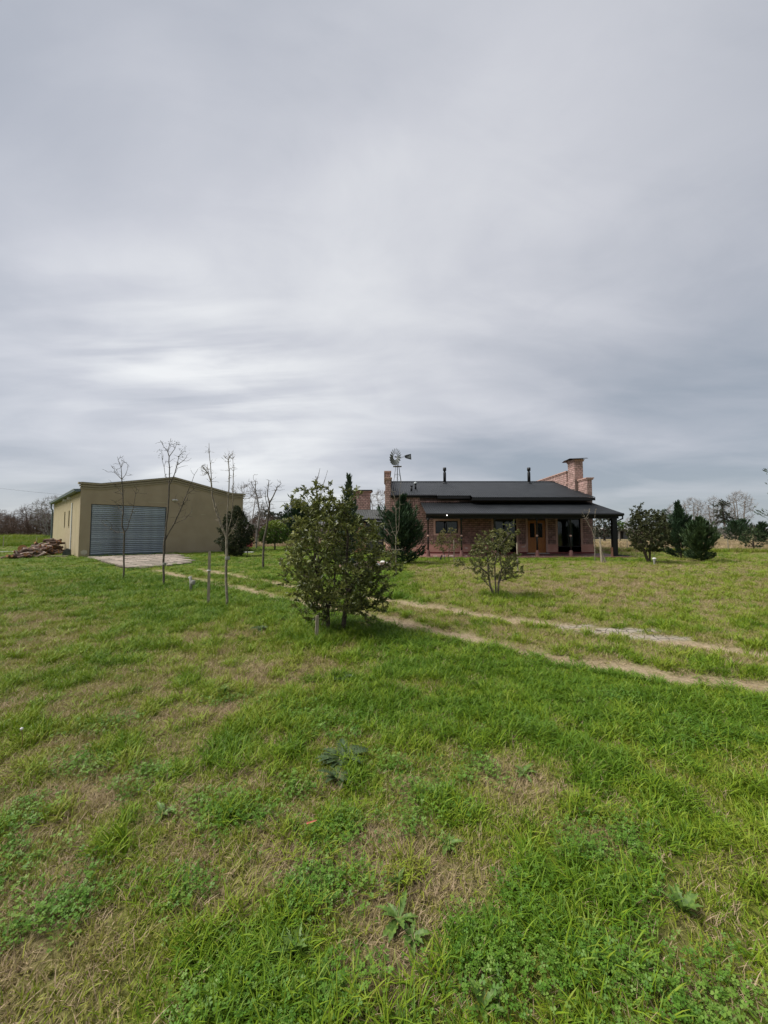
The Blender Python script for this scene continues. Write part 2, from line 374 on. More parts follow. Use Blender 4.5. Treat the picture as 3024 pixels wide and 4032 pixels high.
def maps(x, y):
    x = np.asarray(x, float); y = np.asarray(y, float)
    d1, s1 = polyd(x, y, R1); d2, s2 = polyd(x, y, R2)
    wob = fbm(x, y, .9, 3) - .5
    # green band along the near side of the track
    near = s1 > 0
    band = np.where(near, 1 - sst(d1 + wob * 2.0, 1.1, 2.5), 0)
    band = np.where(near & (x < -3), 1 - sst(d1 + wob * 2.5, 2.5, 5.5), band)
    far = s2 < 0
    dry = np.where(near, .50, np.where(far, np.where(x < 1.0, .14, .54), np.where(x < -.5, .22, .56)))
    dry = np.where(near, dry * (1 - band) + .06 * band, dry)
    dry = dry + np.where(near & (y > 14), -.30, 0)
    for cx, cy, rx, ry, v in PATCH:
        dry = dry + v * (.65 if v > 0 else .8) * np.exp(-(((x - cx) / rx) ** 2 + ((y - cy) / ry) ** 2))
    n1 = fbm(x, y, .55, 11, 4) - .5; n2 = fbm(x, y, 2.6, 23, 4) - .5; n3 = (fbm(x, y, 6.5, 37, 2) - .5) * (1 - sst(y, 5, 9))
    amp = np.where(near, 1 - .65 * band, .8)
    dry = dry + amp * (n1 * .45 + n2 * .70 + n3 * .85)
    # beyond the back fence: dry field on the right and behind, green rough grass behind the garage
    back = sst(y, HOUSE_FENCE_Y, HOUSE_FENCE_Y + 1.2) * sst(x, 13, 16)
    back = np.maximum(back, sst(y, 42.5, 44) * sst(x, -26, -22) * (1 - sst(x, -1, 2)) * .95)
    back = np.maximum(back, sst(y, 42, 44) * sst(x, -3, 0))
    dry = dry * (1 - back) + back * (.95 + .35 * n1 + .2 * n2)
    left = sst(y, 36, 40) * (1 - sst(x, -34, -30)); dry = dry * (1 - left) + left * (.34 + .5 * n1)
    w1 = .26 + .18 * wob + .04 * np.sin(x * 3.1); w2 = .26 + .20 * wob
    rut = np.maximum(1 - sst(d1 + n2 * .35, w1 * .45, w1 * 1.25), 1 - sst(d2 + n2 * .40, w2 * .40, w2 * 1.2))
    brk = sst(fbm(x, y, .8, 41, 3), .30, .52)
    rut = rut * (.82 + .18 * brk)
    mud = np.zeros_like(x)
    for px, py, rx, ry in ((2380, 2482, .95, .22), (2560, 2508, .6, .14), (2250, 2462, .45, .14)):
        p = gp(px, py); mud = np.maximum(mud, 1 - sst(np.hypot((x - p.x + .9 * (y - p.y)) / rx, (y - p.y) / ry) + n2 * .9, .6, 1.1))
    dry = np.clip(dry, 0, 1)
    return dry, np.clip(rut, 0, 1), mud
def relief(x, y):
    dry, rut, mud = maps(x, y)
    z = (fbm(x, y, .35, 51, 4) - .5) * .07 + (fbm(x, y, 2.2, 57, 3) - .5) * .02 - rut * .030
    # weedy bank far left behind the garage
    bank = sst(y, 44, 50) * (1 - sst(y, 54, 62)) * (1 - sst(x, -34, -28))
    z = z * (1 - sst(y, 60, 100)) + bank * (.75 + .3 * (fbm(x, y, .5, 61) - .5))
    return z
def gz(x, y): return float(relief(np.array([x]), np.array([y]))[0])

def axis(lo, hi, c, s0, grow, smax):
    out = [c]; s = s0
    while out[-1] < hi: out.append(out[-1] + s); s = min(s * grow, smax)
    s = s0; neg = [c]
    while neg[-1] > lo: neg.append(neg[-1] - s); s = min(s * grow, smax)
    return np.array(sorted(set(neg + out)))
gx = axis(-60, 60, 0, .07, 1.018, .6); gy = axis(-8, 64, 2.0, .07, 1.014, .5)
gx = np.concatenate([[-3000, -1200, -500, -250, -140, -90], gx, [90, 140, 250, 500, 1200, 3000]]); gy = np.concatenate([[-400, -100, -30], gy, [80, 110, 160, 260, 500, 1200, 3500]])
GX, GY = np.meshgrid(gx, gy); fx, fy = GX.ravel(), GY.ravel()
dry, rut, mud = maps(fx, fy); zz = relief(fx, fy)
nx, ny = len(gx), len(gy); idx = np.arange(nx * ny).reshape(ny, nx)
faces = np.stack([idx[:-1, :-1], idx[:-1, 1:], idx[1:, 1:], idx[1:, :-1]], -1).reshape(-1, 4)

def ground_mat():
    m = bpy.data.materials.new('lawn_ground'); m.use_nodes = True; N = m.node_tree.nodes; L = m.node_tree.links; N.clear()
    o = N.new('ShaderNodeOutputMaterial'); b = N.new('ShaderNodeBsdfPrincipled'); L.new(b.outputs[0], o.inputs[0])
    b.inputs['Roughness'].default_value = .95; b.inputs['Specular IOR Level'].default_value = .1
    def at_(n): a = N.new('ShaderNodeAttribute'); a.attribute_name = n; return a.outputs['Fac']
    t = N.new('ShaderNodeTexCoord')
    def noise(sc, det=6, st=None):
        v = t.outputs['Object']
        if st: mp = N.new('ShaderNodeMapping'); mp.inputs['Scale'].default_value = st; L.new(v, mp.inputs[0]); v = mp.outputs[0]
        n = N.new('ShaderNodeTexNoise'); n.inputs['Scale'].default_value = sc; n.inputs['Detail'].default_value = det; n.inputs['Roughness'].default_value = .65; L.new(v, n.inputs['Vector']); return n.outputs[0]
    def ramp(v, els):
        r = N.new('ShaderNodeValToRGB'); L.new(v, r.inputs[0])
        for i, (p, c) in enumerate(els):
            e = r.color_ramp.elements[i] if i < 2 else r.color_ramp.elements.new(p)
            e.position = p; e.color = (*c, 1)
        return r.outputs[0]
    def mix(f, a, c):
        x = N.new('ShaderNodeMix'); x.data_type = 'RGBA'; L.new(f, x.inputs[0])
        for i, v in ((6, a), (7, c)):
            if isinstance(v, tuple): x.inputs[i].default_value = (*v, 1)
            else: L.new(v, x.inputs[i])
        return x.outputs[2]
    fine = noise(34, 7); mid = noise(5, 5)
    green = ramp(fine, ((.34, (.038, .056, .006)), (.70, (.19, .235, .022))))
    straw = ramp(fine, ((.34, (.07, .052, .027)), (.70, (.32, .25, .14))))
    dv = N.new('ShaderNodeMath'); dv.operation = 'MULTIPLY_ADD'; L.new(mid, dv.inputs[0]); dv.inputs[1].default_value = .5
    sb = N.new('ShaderNodeMath'); sb.operation = 'SUBTRACT'; L.new(at_('dry'), sb.inputs[0]); sb.inputs[1].default_value = .25; L.new(sb.outputs[0], dv.inputs[2])
    mr = N.new('ShaderNodeMapRange'); L.new(dv.outputs[0], mr.inputs[0]); mr.inputs[1].default_value = .1; mr.inputs[2].default_value = 1.0
    c = mix(mr.outputs[0], green, straw)
    dirt = ramp(noise(22, 7), ((.3, (.20, .152, .095)), (.7, (.42, .33, .22))))
    c = mix(at_('rut'), c, dirt)
    vo = N.new('ShaderNodeTexVoronoi'); vo.feature = 'DISTANCE_TO_EDGE'; vo.inputs['Scale'].default_value = 7; L.new(t.outputs['Object'], vo.inputs['Vector'])
    crack = ramp(vo.outputs['Distance'], ((.015, (.055, .045, .036)), (.06, (.32, .28, .225))))
    c = mix(at_('mud'), c, crack)
    L.new(c, b.inputs['Base Color'])
    bp = N.new('ShaderNodeBump'); bp.inputs['Strength'].default_value = .9; bp.inputs['Distance'].default_value = .03; L.new(fine, bp.inputs['Height']); L.new(bp.outputs[0], b.inputs['Normal'])
    return m
gm = npmesh('ground', np.stack([fx, fy, zz], -1), faces, ground_mat())
for n, a in (('dry', dry), ('rut', rut), ('mud', mud)):
    at_ = gm.attributes.new(n, 'FLOAT', 'POINT'); at_.data.foreach_set('value', a.astype(np.float32))
gm.polygons.foreach_set('use_smooth', np.ones(len(gm.polygons), bool))
ground = tag(link('ground', gm), 'lawn of mixed green and straw-dry grass crossed by two wheel ruts', kind='structure')
# ------------------------------------------------------------------ garage (local frame: x along the front, y into the depth)
def build_garage():
    g = empty('garage', (-19.98, 25.5, 0), R(45), label='olive brown rendered garage with wide roller door and low gable parapet', cat='garage')
    Wd, Ln = 11.1, 16.4
    X0, X1, DZ = .58, 5.16, 3.48          # door opening
    prof = [(0, 4.86), (1.05, 4.86), (5.6, 5.76), (10.05, 4.86), (Wd, 4.86)]
    def topz(x):
        for (a, za), (b, zb) in zip(prof, prof[1:]):
            if a <= x <= b: return za + (zb - za) * (x - a) / (b - a)
    # front wall of three outlines round the door opening
    mb = MB()
    def outline(xa, xb, zb):
        xs = [xa] + [x for x, _ in prof if xa < x < xb] + [xb]
        pts = [Vector((xa, 0, zb)), Vector((xb, 0, zb))] + [Vector((x, 0, topz(x))) for x in reversed(xs)]
        mb.prism(pts, (0, .22, 0))
    outline(0, X0, -.1); outline(X1, Wd, -.1); outline(X0, X1, DZ)
    fw = mb.build('front_wall', MT['plaster_front'], g)
    # stepped cornice following the gable
    for nm, dz0, dz1, pr in (('cornice', -.40, -.30, .05), ('cornice', -.25, -.15, .10), ('cornice', -.09, .03, .15)):
        m = MB()
        for (a, za), (b, zb) in zip(prof, prof[1:]):
            m.prism([Vector((a - (pr if a == 0 else 0), -pr, za + dz0)), Vector((b + (pr if b == Wd else 0), -pr, zb + dz0)), Vector((b + (pr if b == Wd else 0), -pr, zb + dz1)), Vector((a - (pr if a == 0 else 0), -pr, za + dz1))], (0, pr - .003 if dz1 < .03 else pr + .25, 0))
        m.build(nm, MT['trim'], fw)
    # parapet cap sheet
    m = MB()
    for (a, za), (b, zb) in zip(prof, prof[1:]):
        m.prism([Vector((a, -.13, za + .033)), Vector((b, -.13, zb + .033)), Vector((b, -.13, zb + .05)), Vector((a, -.13, za + .05))], (0, .40, 0))
    m.build('parapet_cap', MT['gutter_grey'], fw)
    # plinth
    MB().box(X1 + .02, Wd + .02, -.025, 0, -.05, .16).build('plinth', MT['trim'], g)
    # left wall with two slit openings
    SZ = 4.30
    slits = [(5.0, 5.62, 2.02, 3.22), (7.55, 8.15, 2.02, 3.22)]
    mb = MB(); ys = [.22, 5.0, 5.62, 7.55, 8.15, Ln]
    for a, b in zip(ys, ys[1:]):
        sl = [s for s in slits if s[0] == a]
        if sl:
            mb.box(0, .2, a, b, -.1, sl[0][2]); mb.box(0, .2, a, b, sl[0][3], SZ)
        else: mb.box(0, .2, a, b, -.1, SZ)
    sw = mb.build('side_wall', MT['plaster_side'], g)
    for a, b, c, d in slits:
        w = MB().box(.12, .16, a, b, c, d).build('window', MT['dark_glass'], g)
        MB().box(-.02, .1, a - .02, b + .02, c - .05, c + .012).build('sill', MT['trim'], w)
        MB().box(.09, .115, (a + b) / 2 - .02, (a + b) / 2 + .02, c + .02, d).build('frame', MT['zinc_dark'], w)
    mb = MB().box(Wd - .2, Wd, .22, Ln, -.1, SZ); mb.build('side_wall', MT['plaster_side'], g)
    m = MB(); m.prism([Vector((.2, Ln - .2, -.1)), Vector((Wd - .2, Ln - .2, -.1)), Vector((Wd - .2, Ln - .2, SZ)), Vector((Wd / 2, Ln - .2, 5.3)), Vector((.2, Ln - .2, SZ))], (0, .2, 0)); m.build('back_wall', MT['plaster_side'], g)
    # corrugated roof, two slopes
    for s in (0, 1):
        m = MB(); n = 70; pts = []
        for i in range(n + 1):
            y = .24 + (Ln + .1 - .24) * i / n; dz = .02 * (i % 2)
            xa, za = (-.22, 4.33) if s == 0 else (Wd + .22, 4.33)
            pts.append((Vector((xa, y, za + dz)), Vector((Wd / 2, y, 5.35 + dz))))
        for (a, b), (c, d) in zip(pts, pts[1:]): m.quad(a, b, d, c)
        m.build('roof', MT['zinc'], g)
    # gutter and fascia along the left eave, gutter end seen from the front
    m = MB(); m.prism([Vector((-.34, .0, 4.28)), Vector((-.22, .0, 4.24)), Vector((-.02, .0, 4.28)), Vector((-.02, .0, 4.46)), Vector((-.36, .0, 4.42))], (0, Ln + .15, 0))
    gu = m.build('gutter', MT['gutter_grey'], g)
    MB().box(-.37, -.36, -.02, Ln + .16, 4.40, 4.45).build('gutter_lip', MT['zinc'], gu)
    MB().tube([(-.2, Ln + .02, 4.25), (-.2, Ln + .02, 3.9), (-.09, Ln + .02, 3.7), (-.09, Ln + .02, 0)], .06, 8).build('downpipe', MT['gutter_grey'], g)
    MB().box(-.06, -.002, 3.55, 3.75, .35, 3.72).build('white_conduit', MT['white_metal'], g)
    for y in (4.6, 7.2):
        f = MB().box(-.2, -.002, y, y + .2, 4.02, 4.2).build('flood_lamp', MT['white_metal'], g)
        MB().box(-.215, -.2, y + .02, y + .18, 4.03, 4.19).build('lens', MT['concrete'], f)
    # roller door: slats, guides, bottom bar
    d = empty('roller_door'); d.parent = g
    n = 25; pitch = (DZ - .12) / n
    pf = [(0, 0), (-.022, .14), (-.042, .34), (-.045, .52), (-.034, .74), (-.008, .90), (.0, 1.0)]
    m = MB()
    for (ya, za), (yb, zb) in zip(pf, pf[1:]):
        m.quad((X0 + .05, .1 + ya, za * pitch), (X1 - .05, .1 + ya, za * pitch), (X1 - .05, .1 + yb, zb * pitch), (X0 + .05, .1 + yb, zb * pitch))
    sm = m.mesh('slat', MT['galv'], True)
    for k in range(n):
        o = link('slat', sm, d, (0, 0, .10 + k * pitch))
    MB().box(X0 + .05, X1 - .05, .05, .13, .012, .10).build('bottom_bar', MT['gutter_grey'], d)
    for xa in (X0 + .003, X1 - .063): MB().box(xa, xa + .06, .03, .16, 0, DZ - .003).build('guide_rail', MT['zinc_dark'], d)
    MB().box(X0 + .003, X1 - .003, .12, .20, DZ - .3, DZ - .003).build('hood', MT['zinc_dark'], d)
    # wall lamp, bare plaster spots
    l = MB(); l.lathe([(.0, -.02), (.155, -.01), (.155, .02), (.13, .07), (.07, .10), (0, .105)], n=14, M=Matrix.Translation((5.72, -.002, 4.03)) @ Matrix.Rotation(R(90), 4, 'X') @ Matrix.Diagonal((1.35, .55, .9, 1)))
    lo = l.build('wall_lamp', MT['white_metal'], g, True)
    MB().box(5.60, 5.84, -.11, -.098, 4.0, 4.055).build('lens', MT['bare_plaster'], lo)
    rnd = random.Random(5)
    pts = [Vector((.10 + .30 * (1 + math.cos(a) * (.85 + .3 * rnd.random())) * .6, -.003, .26 + .17 * math.sin(a) * (.8 + .4 * rnd.random()))) for a in np.linspace(0, 2 * math.pi, 17)[:-1]]
    MB().prism(pts, (0, -.006, 0)).build('bare_plaster_spot', MT['bare_plaster'], g)
    for k, (xa, xb, z, hh) in enumerate(((3.9, 5.3, 3.78, .05), (7.6, 8.0, 3.0, .06), (6.9, 6.98, 3.1, .55))):
        n = 10; up = [Vector((xa + (xb - xa) * t / n, -.002, z + hh * (.4 + .6 * rnd.random()))) for t in range(n + 1)]; dn = [Vector((xa + (xb - xa) * t / n, -.002, z - hh * .3 * rnd.random())) for t in range(n, -1, -1)]
        MB().prism(up + dn, (0, -.003, 0)).build('pale_scrape', MT['scrape'], g)
    # chimney-like vent box beyond the roof
    MB().box(1.0, 1.7, Ln - 2.2, Ln - 1.5, 4.4, 5.5).build('vent_shaft', MT['zinc'], g)
    return g
garage = build_garage()

# apron of concrete slabs in front of the door
APRON = {'cells': set()}
def build_apron():
    ap = empty('driveway_apron', (-19.98, 25.5, 0), R(45)); tag(ap, 'pale concrete slab apron leading to the roller door', kind='structure')
    outline = [gp(331, 2197), gp(388, 2238), gp(560, 2240), gp(752, 2218), gp(748, 2207), gp(695, 2184)]
    A = Matrix.Translation((-19.98, 25.5, 0)) @ Matrix.Rotation(R(45), 4, 'Z'); Ai = A.inverted()
    P = [Ai @ p for p in outline]
    P = [Vector((max(p.x, .2), min(p.y, -.03), 0)) for p in P]
    def inside(x, y):
        c = False; j = len(P) - 1
        for i in range(len(P)):
            if (P[i].y > y) != (P[j].y > y) and x < (P[j].x - P[i].x) * (y - P[i].y) / (P[j].y - P[i].y) + P[i].x: c = not c
            j = i
        return c
    x0 = min(p.x for p in P); x1 = max(p.x for p in P); y0 = min(p.y for p in P); y1 = -.03
    rnd = random.Random(2)
    bed = MB(); c = sum(P, Vector()) / len(P)
    bed.prism([Vector((p.x + (p.x - c.x) * .03, min(p.y + (p.y - c.y) * .03, -.02), 0)) for p in P], (0, 0, .042))
    bed.build('bedding', MT['slab_joint'], ap)
    s = .62; meshes = []; APRON['grid'] = (x0, y1, s)
    for k, (w, h) in enumerate(((.53, .53), (.53, .24))):
        m = MB(); b = .012
        m.box(-w / 2, w / 2, -h / 2, h / 2, .0, .03)
        i = len(m.v); m.v += [(-w/2+b, -h/2+b, .042), (w/2-b, -h/2+b, .042), (w/2-b, h/2-b, .042), (-w/2+b, h/2-b, .042)]
        m.f[1] = (i, i+1, i+2, i+3); m.f += [(4, 5, i+1, i), (5, 7, i+2, i+1), (7, 6, i+3, i+2), (6, 4, i, i+3)]
        meshes.append(m.mesh('slab', MT['slab']))
    y = y1 - s / 2
    while y > y0 - s:
        x = x0 + s / 2
        while x < x1 + s:
            if inside(x, y) or (y > -.7 and inside(x, y - .2)):
                APRON['cells'].add((round((x - x0) / s - .5), round((y1 - y) / s - .5)))
                if rnd.random() < .45:
                    for q in (-.155, .155):
                        o = link('slab', meshes[1], ap, (x, y + q, .028 + rnd.uniform(-.004, .005))); o.rotation_euler = (rnd.uniform(-.01, .01), rnd.uniform(-.01, .01), rnd.uniform(-.02, .02))
                else:
                    o = link('slab', meshes[0], ap, (x, y, .028 + rnd.uniform(-.004, .005))); o.rotation_euler = (rnd.uniform(-.01, .01), rnd.uniform(-.01, .01), rnd.uniform(-.02, .02))
            x += s
        y -= s
build_apron()

# ------------------------------------------------------------------ brick house
def bricks(panels, plane, parent, rnd, L=.29, Hc=.15, j=.028, axis='x', sign=-1, single=0, material='brick', proud=.022, soldier=()):
    """bricks laid in courses on rectangles (a0,a1,z0,z1); the first `single` ones are objects, the rest one joined mesh"""
    st = MB(); count = 0; cache = {}
    def put(a0, a1, z0, z1):
        nonlocal count
        w = a1 - a0 - j; h = z1 - z0 - j
        if w < .03 or h < .03: return
        d = proud + rnd.uniform(-.006, .008); c = ((a0 + a1) / 2, (z0 + z1) / 2)
        tilt = rnd.uniform(-.012, .012)
        def geo(mb, cx, cz, off):
            if axis == 'x': mb.box(cx - w / 2, cx + w / 2, off, off + sign * d, cz - h / 2, cz + h / 2)
            else: mb.box(off, off + sign * d, cx - w / 2, cx + w / 2, cz - h / 2, cz + h / 2)
        if count < single:
            key = (round(w, 2), round(h, 2), round(d, 3))
            if key not in cache:
                m = MB(); geo(m, 0, 0, 0); cache[key] = m.mesh('brick', MT[material])
            o = link('brick', cache[key], parent, (c[0], plane, c[1]) if axis == 'x' else (plane, c[0], c[1])); o.rotation_euler = (0, tilt, 0) if axis == 'x' else (tilt, 0, 0)
        else: geo(st, c[0], c[1], plane)
        count += 1
    for a0, a1, z0, z1 in panels:
        nc = max(1, round((z1 - z0) / Hc)); hc = (z1 - z0) / nc
        for k in range(nc):
            z = z0 + k * hc; a = a0 - (L * .5 if k % 2 else 0)
            while a < a1:
                put(max(a, a0), min(a + L, a1), z, z + hc); a += L
    for a0, a1, z0, z1 in soldier:
        n = max(1, round((a1 - a0) / .13)); w = (a1 - a0) / n
        for k in range(n): put(a0 + k * w, a0 + (k + 1) * w, z0, z1)
    if st.f: tag(st.build('brickwork', MT[material], parent), kind='stuff')

def corrugated(mb, x0, x1, ya, za, yb, zb, pitch=.15, amp=.016, th=.012):
    n = int((x1 - x0) / pitch * 6); nrm = Vector((0, -(zb - za), yb - ya)).normalized()
    top = []
    for i in range(n + 1):
        x = x0 + (x1 - x0) * i / n; o = nrm * amp * math.sin(2 * math.pi * x / pitch)
        top.append((Vector((x, ya, za)) + o, Vector((x, yb, zb)) + o))
    for (a, b), (c, d) in zip(top, top[1:]):
        mb.quad(a, c, d, b)
        mb.quad(a - nrm * th, b - nrm * th, d - nrm * th, c - nrm * th)
        mb.quad(a, a - nrm * th, c - nrm * th, c)

def build_house():
    h = empty('brick_house', (7.7, 28.3, 0)); tag(h, 'red brick farmhouse with black corrugated roof, stepped gables and deep veranda', 'house')
    o = Vector((7.7, 28.3, 0))
    hi = h
    rnd = random.Random(7)
    XL, XR, YF, YB, FL = .12, 15.22, 28.3, 39.2, .06
    T = .36
    root = h
    wall_top = 4.25
    ops = [(3.74, 5.38, 1.50, 2.42, 'window'), (7.95, 9.62, .58, 2.50, 'window'), (10.44, 11.76, FL + .03, 2.45, 'door'), (12.62, 14.30, .53, 2.56, 'window')]
    fw = MB(); xs = sorted({XL + T, XR - T} | {v for q in ops for v in q[:2]})
    for a, b in zip(xs, xs[1:]):
        q = [p for p in ops if p[0] <= a + 1e-6 and p[1] >= b - 1e-6]
        if q:
            if q[0][2] > FL + .05: fw.box(a, b, YF, YF + .3, -.05, q[0][2])
            fw.box(a, b, YF, YF + .3, q[0][3], wall_top if a < 6 else 3.95)
        else: fw.box(a, b, YF, YF + .3, -.05, wall_top if b < 6.3 else 3.95)
    front = fw.build('front_wall', MT['mortar'], root)
    # plaster dado, bands round the openings, skirting
    d = MB()
    edges = [XL + .0, 10.44 - .02, 11.76 + .02, XR]
    for a, b in ((edges[0], 10.30), (11.90, XR)):
        segs = [(a, b)]
        for p in ops:
            if p[4] == 'window' and p[2] < .72:
                ns = []
                for s, e_ in segs:
                    if p[0] > s and p[1] < e_: ns += [(s, p[0]), (p[1], e_)]
                    else: ns.append((s, e_))
                segs = ns; MB().box(p[0], p[1], YF - .03, YF + .02, FL + .10, p[2]).build('plaster_dado', MT['pink'], front)
        for s, e_ in segs: MB().box(s, e_, YF - .03, YF + .02, FL + .10, .72).build('plaster_dado', MT['pink'], front)
    for x0, x1, z0, z1, k in ops:
        w = .14; b = MB()
        if k == 'window' and z0 > 1:
            for q in ((x0 - w, x0, z0 - w, z1 + w), (x1, x1 + w, z0 - w, z1 + w), (x0, x1, z1, z1 + w), (x0, x1, z0 - w, z0)): b.box(q[0], q[1], YF - .045, YF + .2, q[2], q[3])
        else:
            zb = .72 if k == 'window' else FL + .1
            b.box(x0 - w, x0, YF - .035, YF + .2, zb, z1 + .25); MB().box(x1, x1 + w, YF - .035, YF + .2, zb, z1 + .25).build('plaster_band', MT['pinktrim'], front)
            if z0 < .72 and k == 'window':
                MB().box(x0 - .0, x1, YF + .02, YF + .22, z0 - .04, z0).build('sill', MT['pinktrim'], front)
        b.build('plaster_band', MT['pinktrim'], front)
    for a, b in ((XL, 10.42), (11.78, XR)): MB().box(a, b, YF - .05, YF + .01, FL, FL + .10).build('skirting', MT['skirt'], front)
    # brick panels of the front
    zt = 2.98
    pan = [(XL + T, 2.62, .87, 3.55), (XL + T, 2.62, 3.84, 4.2), (2.62, 3.60, .87, 3.9), (3.60, 5.52, .87, 1.36), (3.60, 5.52, 2.56, 3.9), (5.52, 7.81, .87, zt), (9.76, 10.30, .87, zt), (11.90, 12.48, .87, zt), (14.44, XR - .02, .87, zt)]
    sol = [(a, b, .72, .87) for a, b, z, _ in pan if z < 1 and a != 3.6] + [(3.6, 5.52, .72, .87)] + [(XL + T, 2.62, 3.55, 3.84)]
    bricks(pan, YF, front, rnd, single=300, soldier=sol)
    # windows and door
    for x0, x1, z0, z1, k in ops:
        if k == 'window':
            w = MB().box(x0, x0 + .06, YF + .08, YF + .14, z0, z1).box(x1 - .06, x1, YF + .08, YF + .14, z0, z1).box(x0 + .06, x1 - .06, YF + .08, YF + .14, z0, z0 + .06).box(x0 + .06, x1 - .06, YF + .08, YF + .14, z1 - .06, z1)
            w.box((x0 + x1) / 2 - .03, (x0 + x1) / 2 + .03, YF + .085, YF + .135, z0 + .06, z1 - .06)
            wo_ = w.build('window', MT['black'], root)
            for a, b in ((x0 + .06, (x0 + x1) / 2 - .03), ((x0 + x1) / 2 + .03, x1 - .06)): MB().box(a, b, YF + .10, YF + .106, z0 + .06, z1 - .06).build('pane', MT['pane'], wo_)
            # curtain folds inside
            for a, b in ({3.74: ((4.62, 5.3),), 7.95: ((8.0, 8.8), (9.0, 9.5)), 12.62: ((13.45, 13.85), (12.7, 12.82))}[x0]):
                m = MB(); n = int((b - a) / .02); P = [(a + (b - a) * i / n, YF + .24 + .025 * math.sin(i * 1.25)) for i in range(n + 1)]
                for (xa, ya), (xb, yb) in zip(P, P[1:]): m.quad((xa, ya, z0 + .02), (xb, yb, z0 + .02), (xb, yb, z1), (xa, ya, z1))
                m.build('curtain', MT['curtain'], wo_)
        else:
            dd = MB().box(x0 + .003, x0 + .09, YF + .04, YF + .16, z0, z1).box(x1 - .09, x1 - .003, YF + .04, YF + .16, z0, z1).box(x0 + .09, x1 - .09, YF + .04, YF + .16, z1 - .09, z1 - .003)
            de = dd.build('door', MT['wooddoor'], root)
            xm = (x0 + x1) / 2
            for a, b in ((x0 + .093, xm - .004), (xm + .004, x1 - .093)):
                lf = MB(); st = .11
                lf.box(a, a + st, YF + .07, YF + .12, z0 + .01, z1 - .095).box(b - st, b, YF + .07, YF + .12, z0 + .01, z1 - .095)
                for q0, q1 in ((z0 + .01, z0 + .2), (z0 + 1.0, z0 + 1.12), (z1 - .2, z1 - .095)): lf.box(a + st, b - st, YF + .072, YF + .118, q0, q1)
                lo = lf.build('leaf', MT['wooddoor'], de)
                MB().box(a + st, b - st, YF + .09, YF + .105, z0 + .2, z0 + 1.0).box(a + st + .06, b - st - .06, YF + .078, YF + .09, z0 + .28, z0 + .92).build('lower_panel', MT['wooddoor'], de)
                MB().box(a + st, b - st, YF + .098, YF + .104, z0 + 1.12, z1 - .2).build('pane', MT['pane'], de)
                gr = MB()
                for q in range(1, 4): gr.tube([(a + st + (b - a - 2 * st) * q / 4, YF + .085, z0 + 1.12), (a + st + (b - a - 2 * st) * q / 4, YF + .085, z1 - .2)], .012, 6)
                gr.build('grille', MT['black'], de)
            MB().tube([(xm - .05, YF + .05, z0 + 1.02), (xm - .05, YF + .03, z0 + 1.06), (xm - .05, YF + .05, z0 + 1.14)], .012, 6).build('handle', MT['zinc_dark'], de)
            MB().box(x0 - .12, x1 + .12, YF - .32, YF - .052, FL, FL + .05).build('doorstep', MT['concrete'], root)
    # dark rooms behind the openings
    MB().box(XL + T, XR - T, YF + 3.2, YF + 3.3, 0, 3.8).build('inner_wall', MT['grey_wall'], root)
    MB().box(XL + T, XR - T, YF + .31, YF + 3.2, -.02, .05).box(XL + T, XR - T, YF + .31, YF + 3.2, 2.9, 3.0).build('inner_floor', MT['redfloor'], root)
    # gable walls with stepped parapet
    steps = [(28.295, 31.4, 5.42), (31.4, 37.4, 6.40), (37.4, YB, 5.42)]
    for x0, side in ((XL, -1), (XR - T, 1)):
        g = MB()
        for a, b, z in steps: g.box(x0, x0 + T, a, b, -.05, z)
        gw = g.build('gable_wall', MT['mortar_pale'], root)
        c = MB()
        for a, b, z in steps:
            a2 = a - (.08 if a < 29 else .06) ; b2 = b + .06
            c.box(x0 - .06, x0 + T + .06, a2, b2, z, z + .09); c.box(x0 - .11, x0 + T + .11, a2 - .05, b2 + .05, z + .093, z + .17)
        c.build('coping', MT['pinktrim'], gw)
        bricks([(a, b, max(z - 2.7, .8), z - .26) for a, b, z in steps[:2]], x0 if side > 0 else x0 + T, gw, rnd, axis='y', sign=-1 if side > 0 else 1, material='brick_pale', soldier=[(a, b, z - .26, z) for a, b, z in steps[:2]])
        if side < 0: bricks([(28.295, YB, .8, 5.1)], x0, gw, rnd, axis='y', sign=-1, material='brick_pale')
        bricks([(x0, x0 + T, .72 if side < 0 else 3.9, 5.16)], 28.295, gw, rnd, L=.18, material='brick_pale', soldier=[(x0, x0 + T, 5.16, 5.42)])
        bricks([(x0, x0 + T, 5.62, 6.14)], 31.4, gw, rnd, L=.18, material='brick_pale', soldier=[(x0, x0 + T, 6.14, 6.40)])
    # right chimney
    cx0, cx1, cy0, cy1, cz = 14.62, XR + .02, 29.55, 30.66, 7.02
    ch = MB().box(cx0, cx1, cy0, cy1, 4.5, cz).build('chimney', MT['mortar_pale'], root)
    bricks([(cx0, cx1, 5.6, cz - .24)], cy0, ch, rnd, material='brick_pale', soldier=[(cx0, cx1, cz - .24, cz)])
    bricks([(cy0, cy1, 4.9, cz - .24)], cx0, ch, rnd, axis='y', material='brick_pale', soldier=[(cy0, cy1, cz - .24, cz)])
    MB().box(cx0 - .06, cx1 + .06, cy0 - .06, cy1 + .06, cz, cz + .09).box(cx0 - .1, cx1 + .1, cy0 - .1, cy1 + .1, cz + .093, cz + .15).build('coping', MT['pinktrim'], ch)
    m = MB(); n = 10; P = []
    for i in range(n + 1):
        t = i / n; y = cy0 - .30 + (cy1 - cy0 + .6) * t; P.append((y, cz + .155 + .13 * math.sin(math.pi * t) + .03 * math.sin(9 * t)))
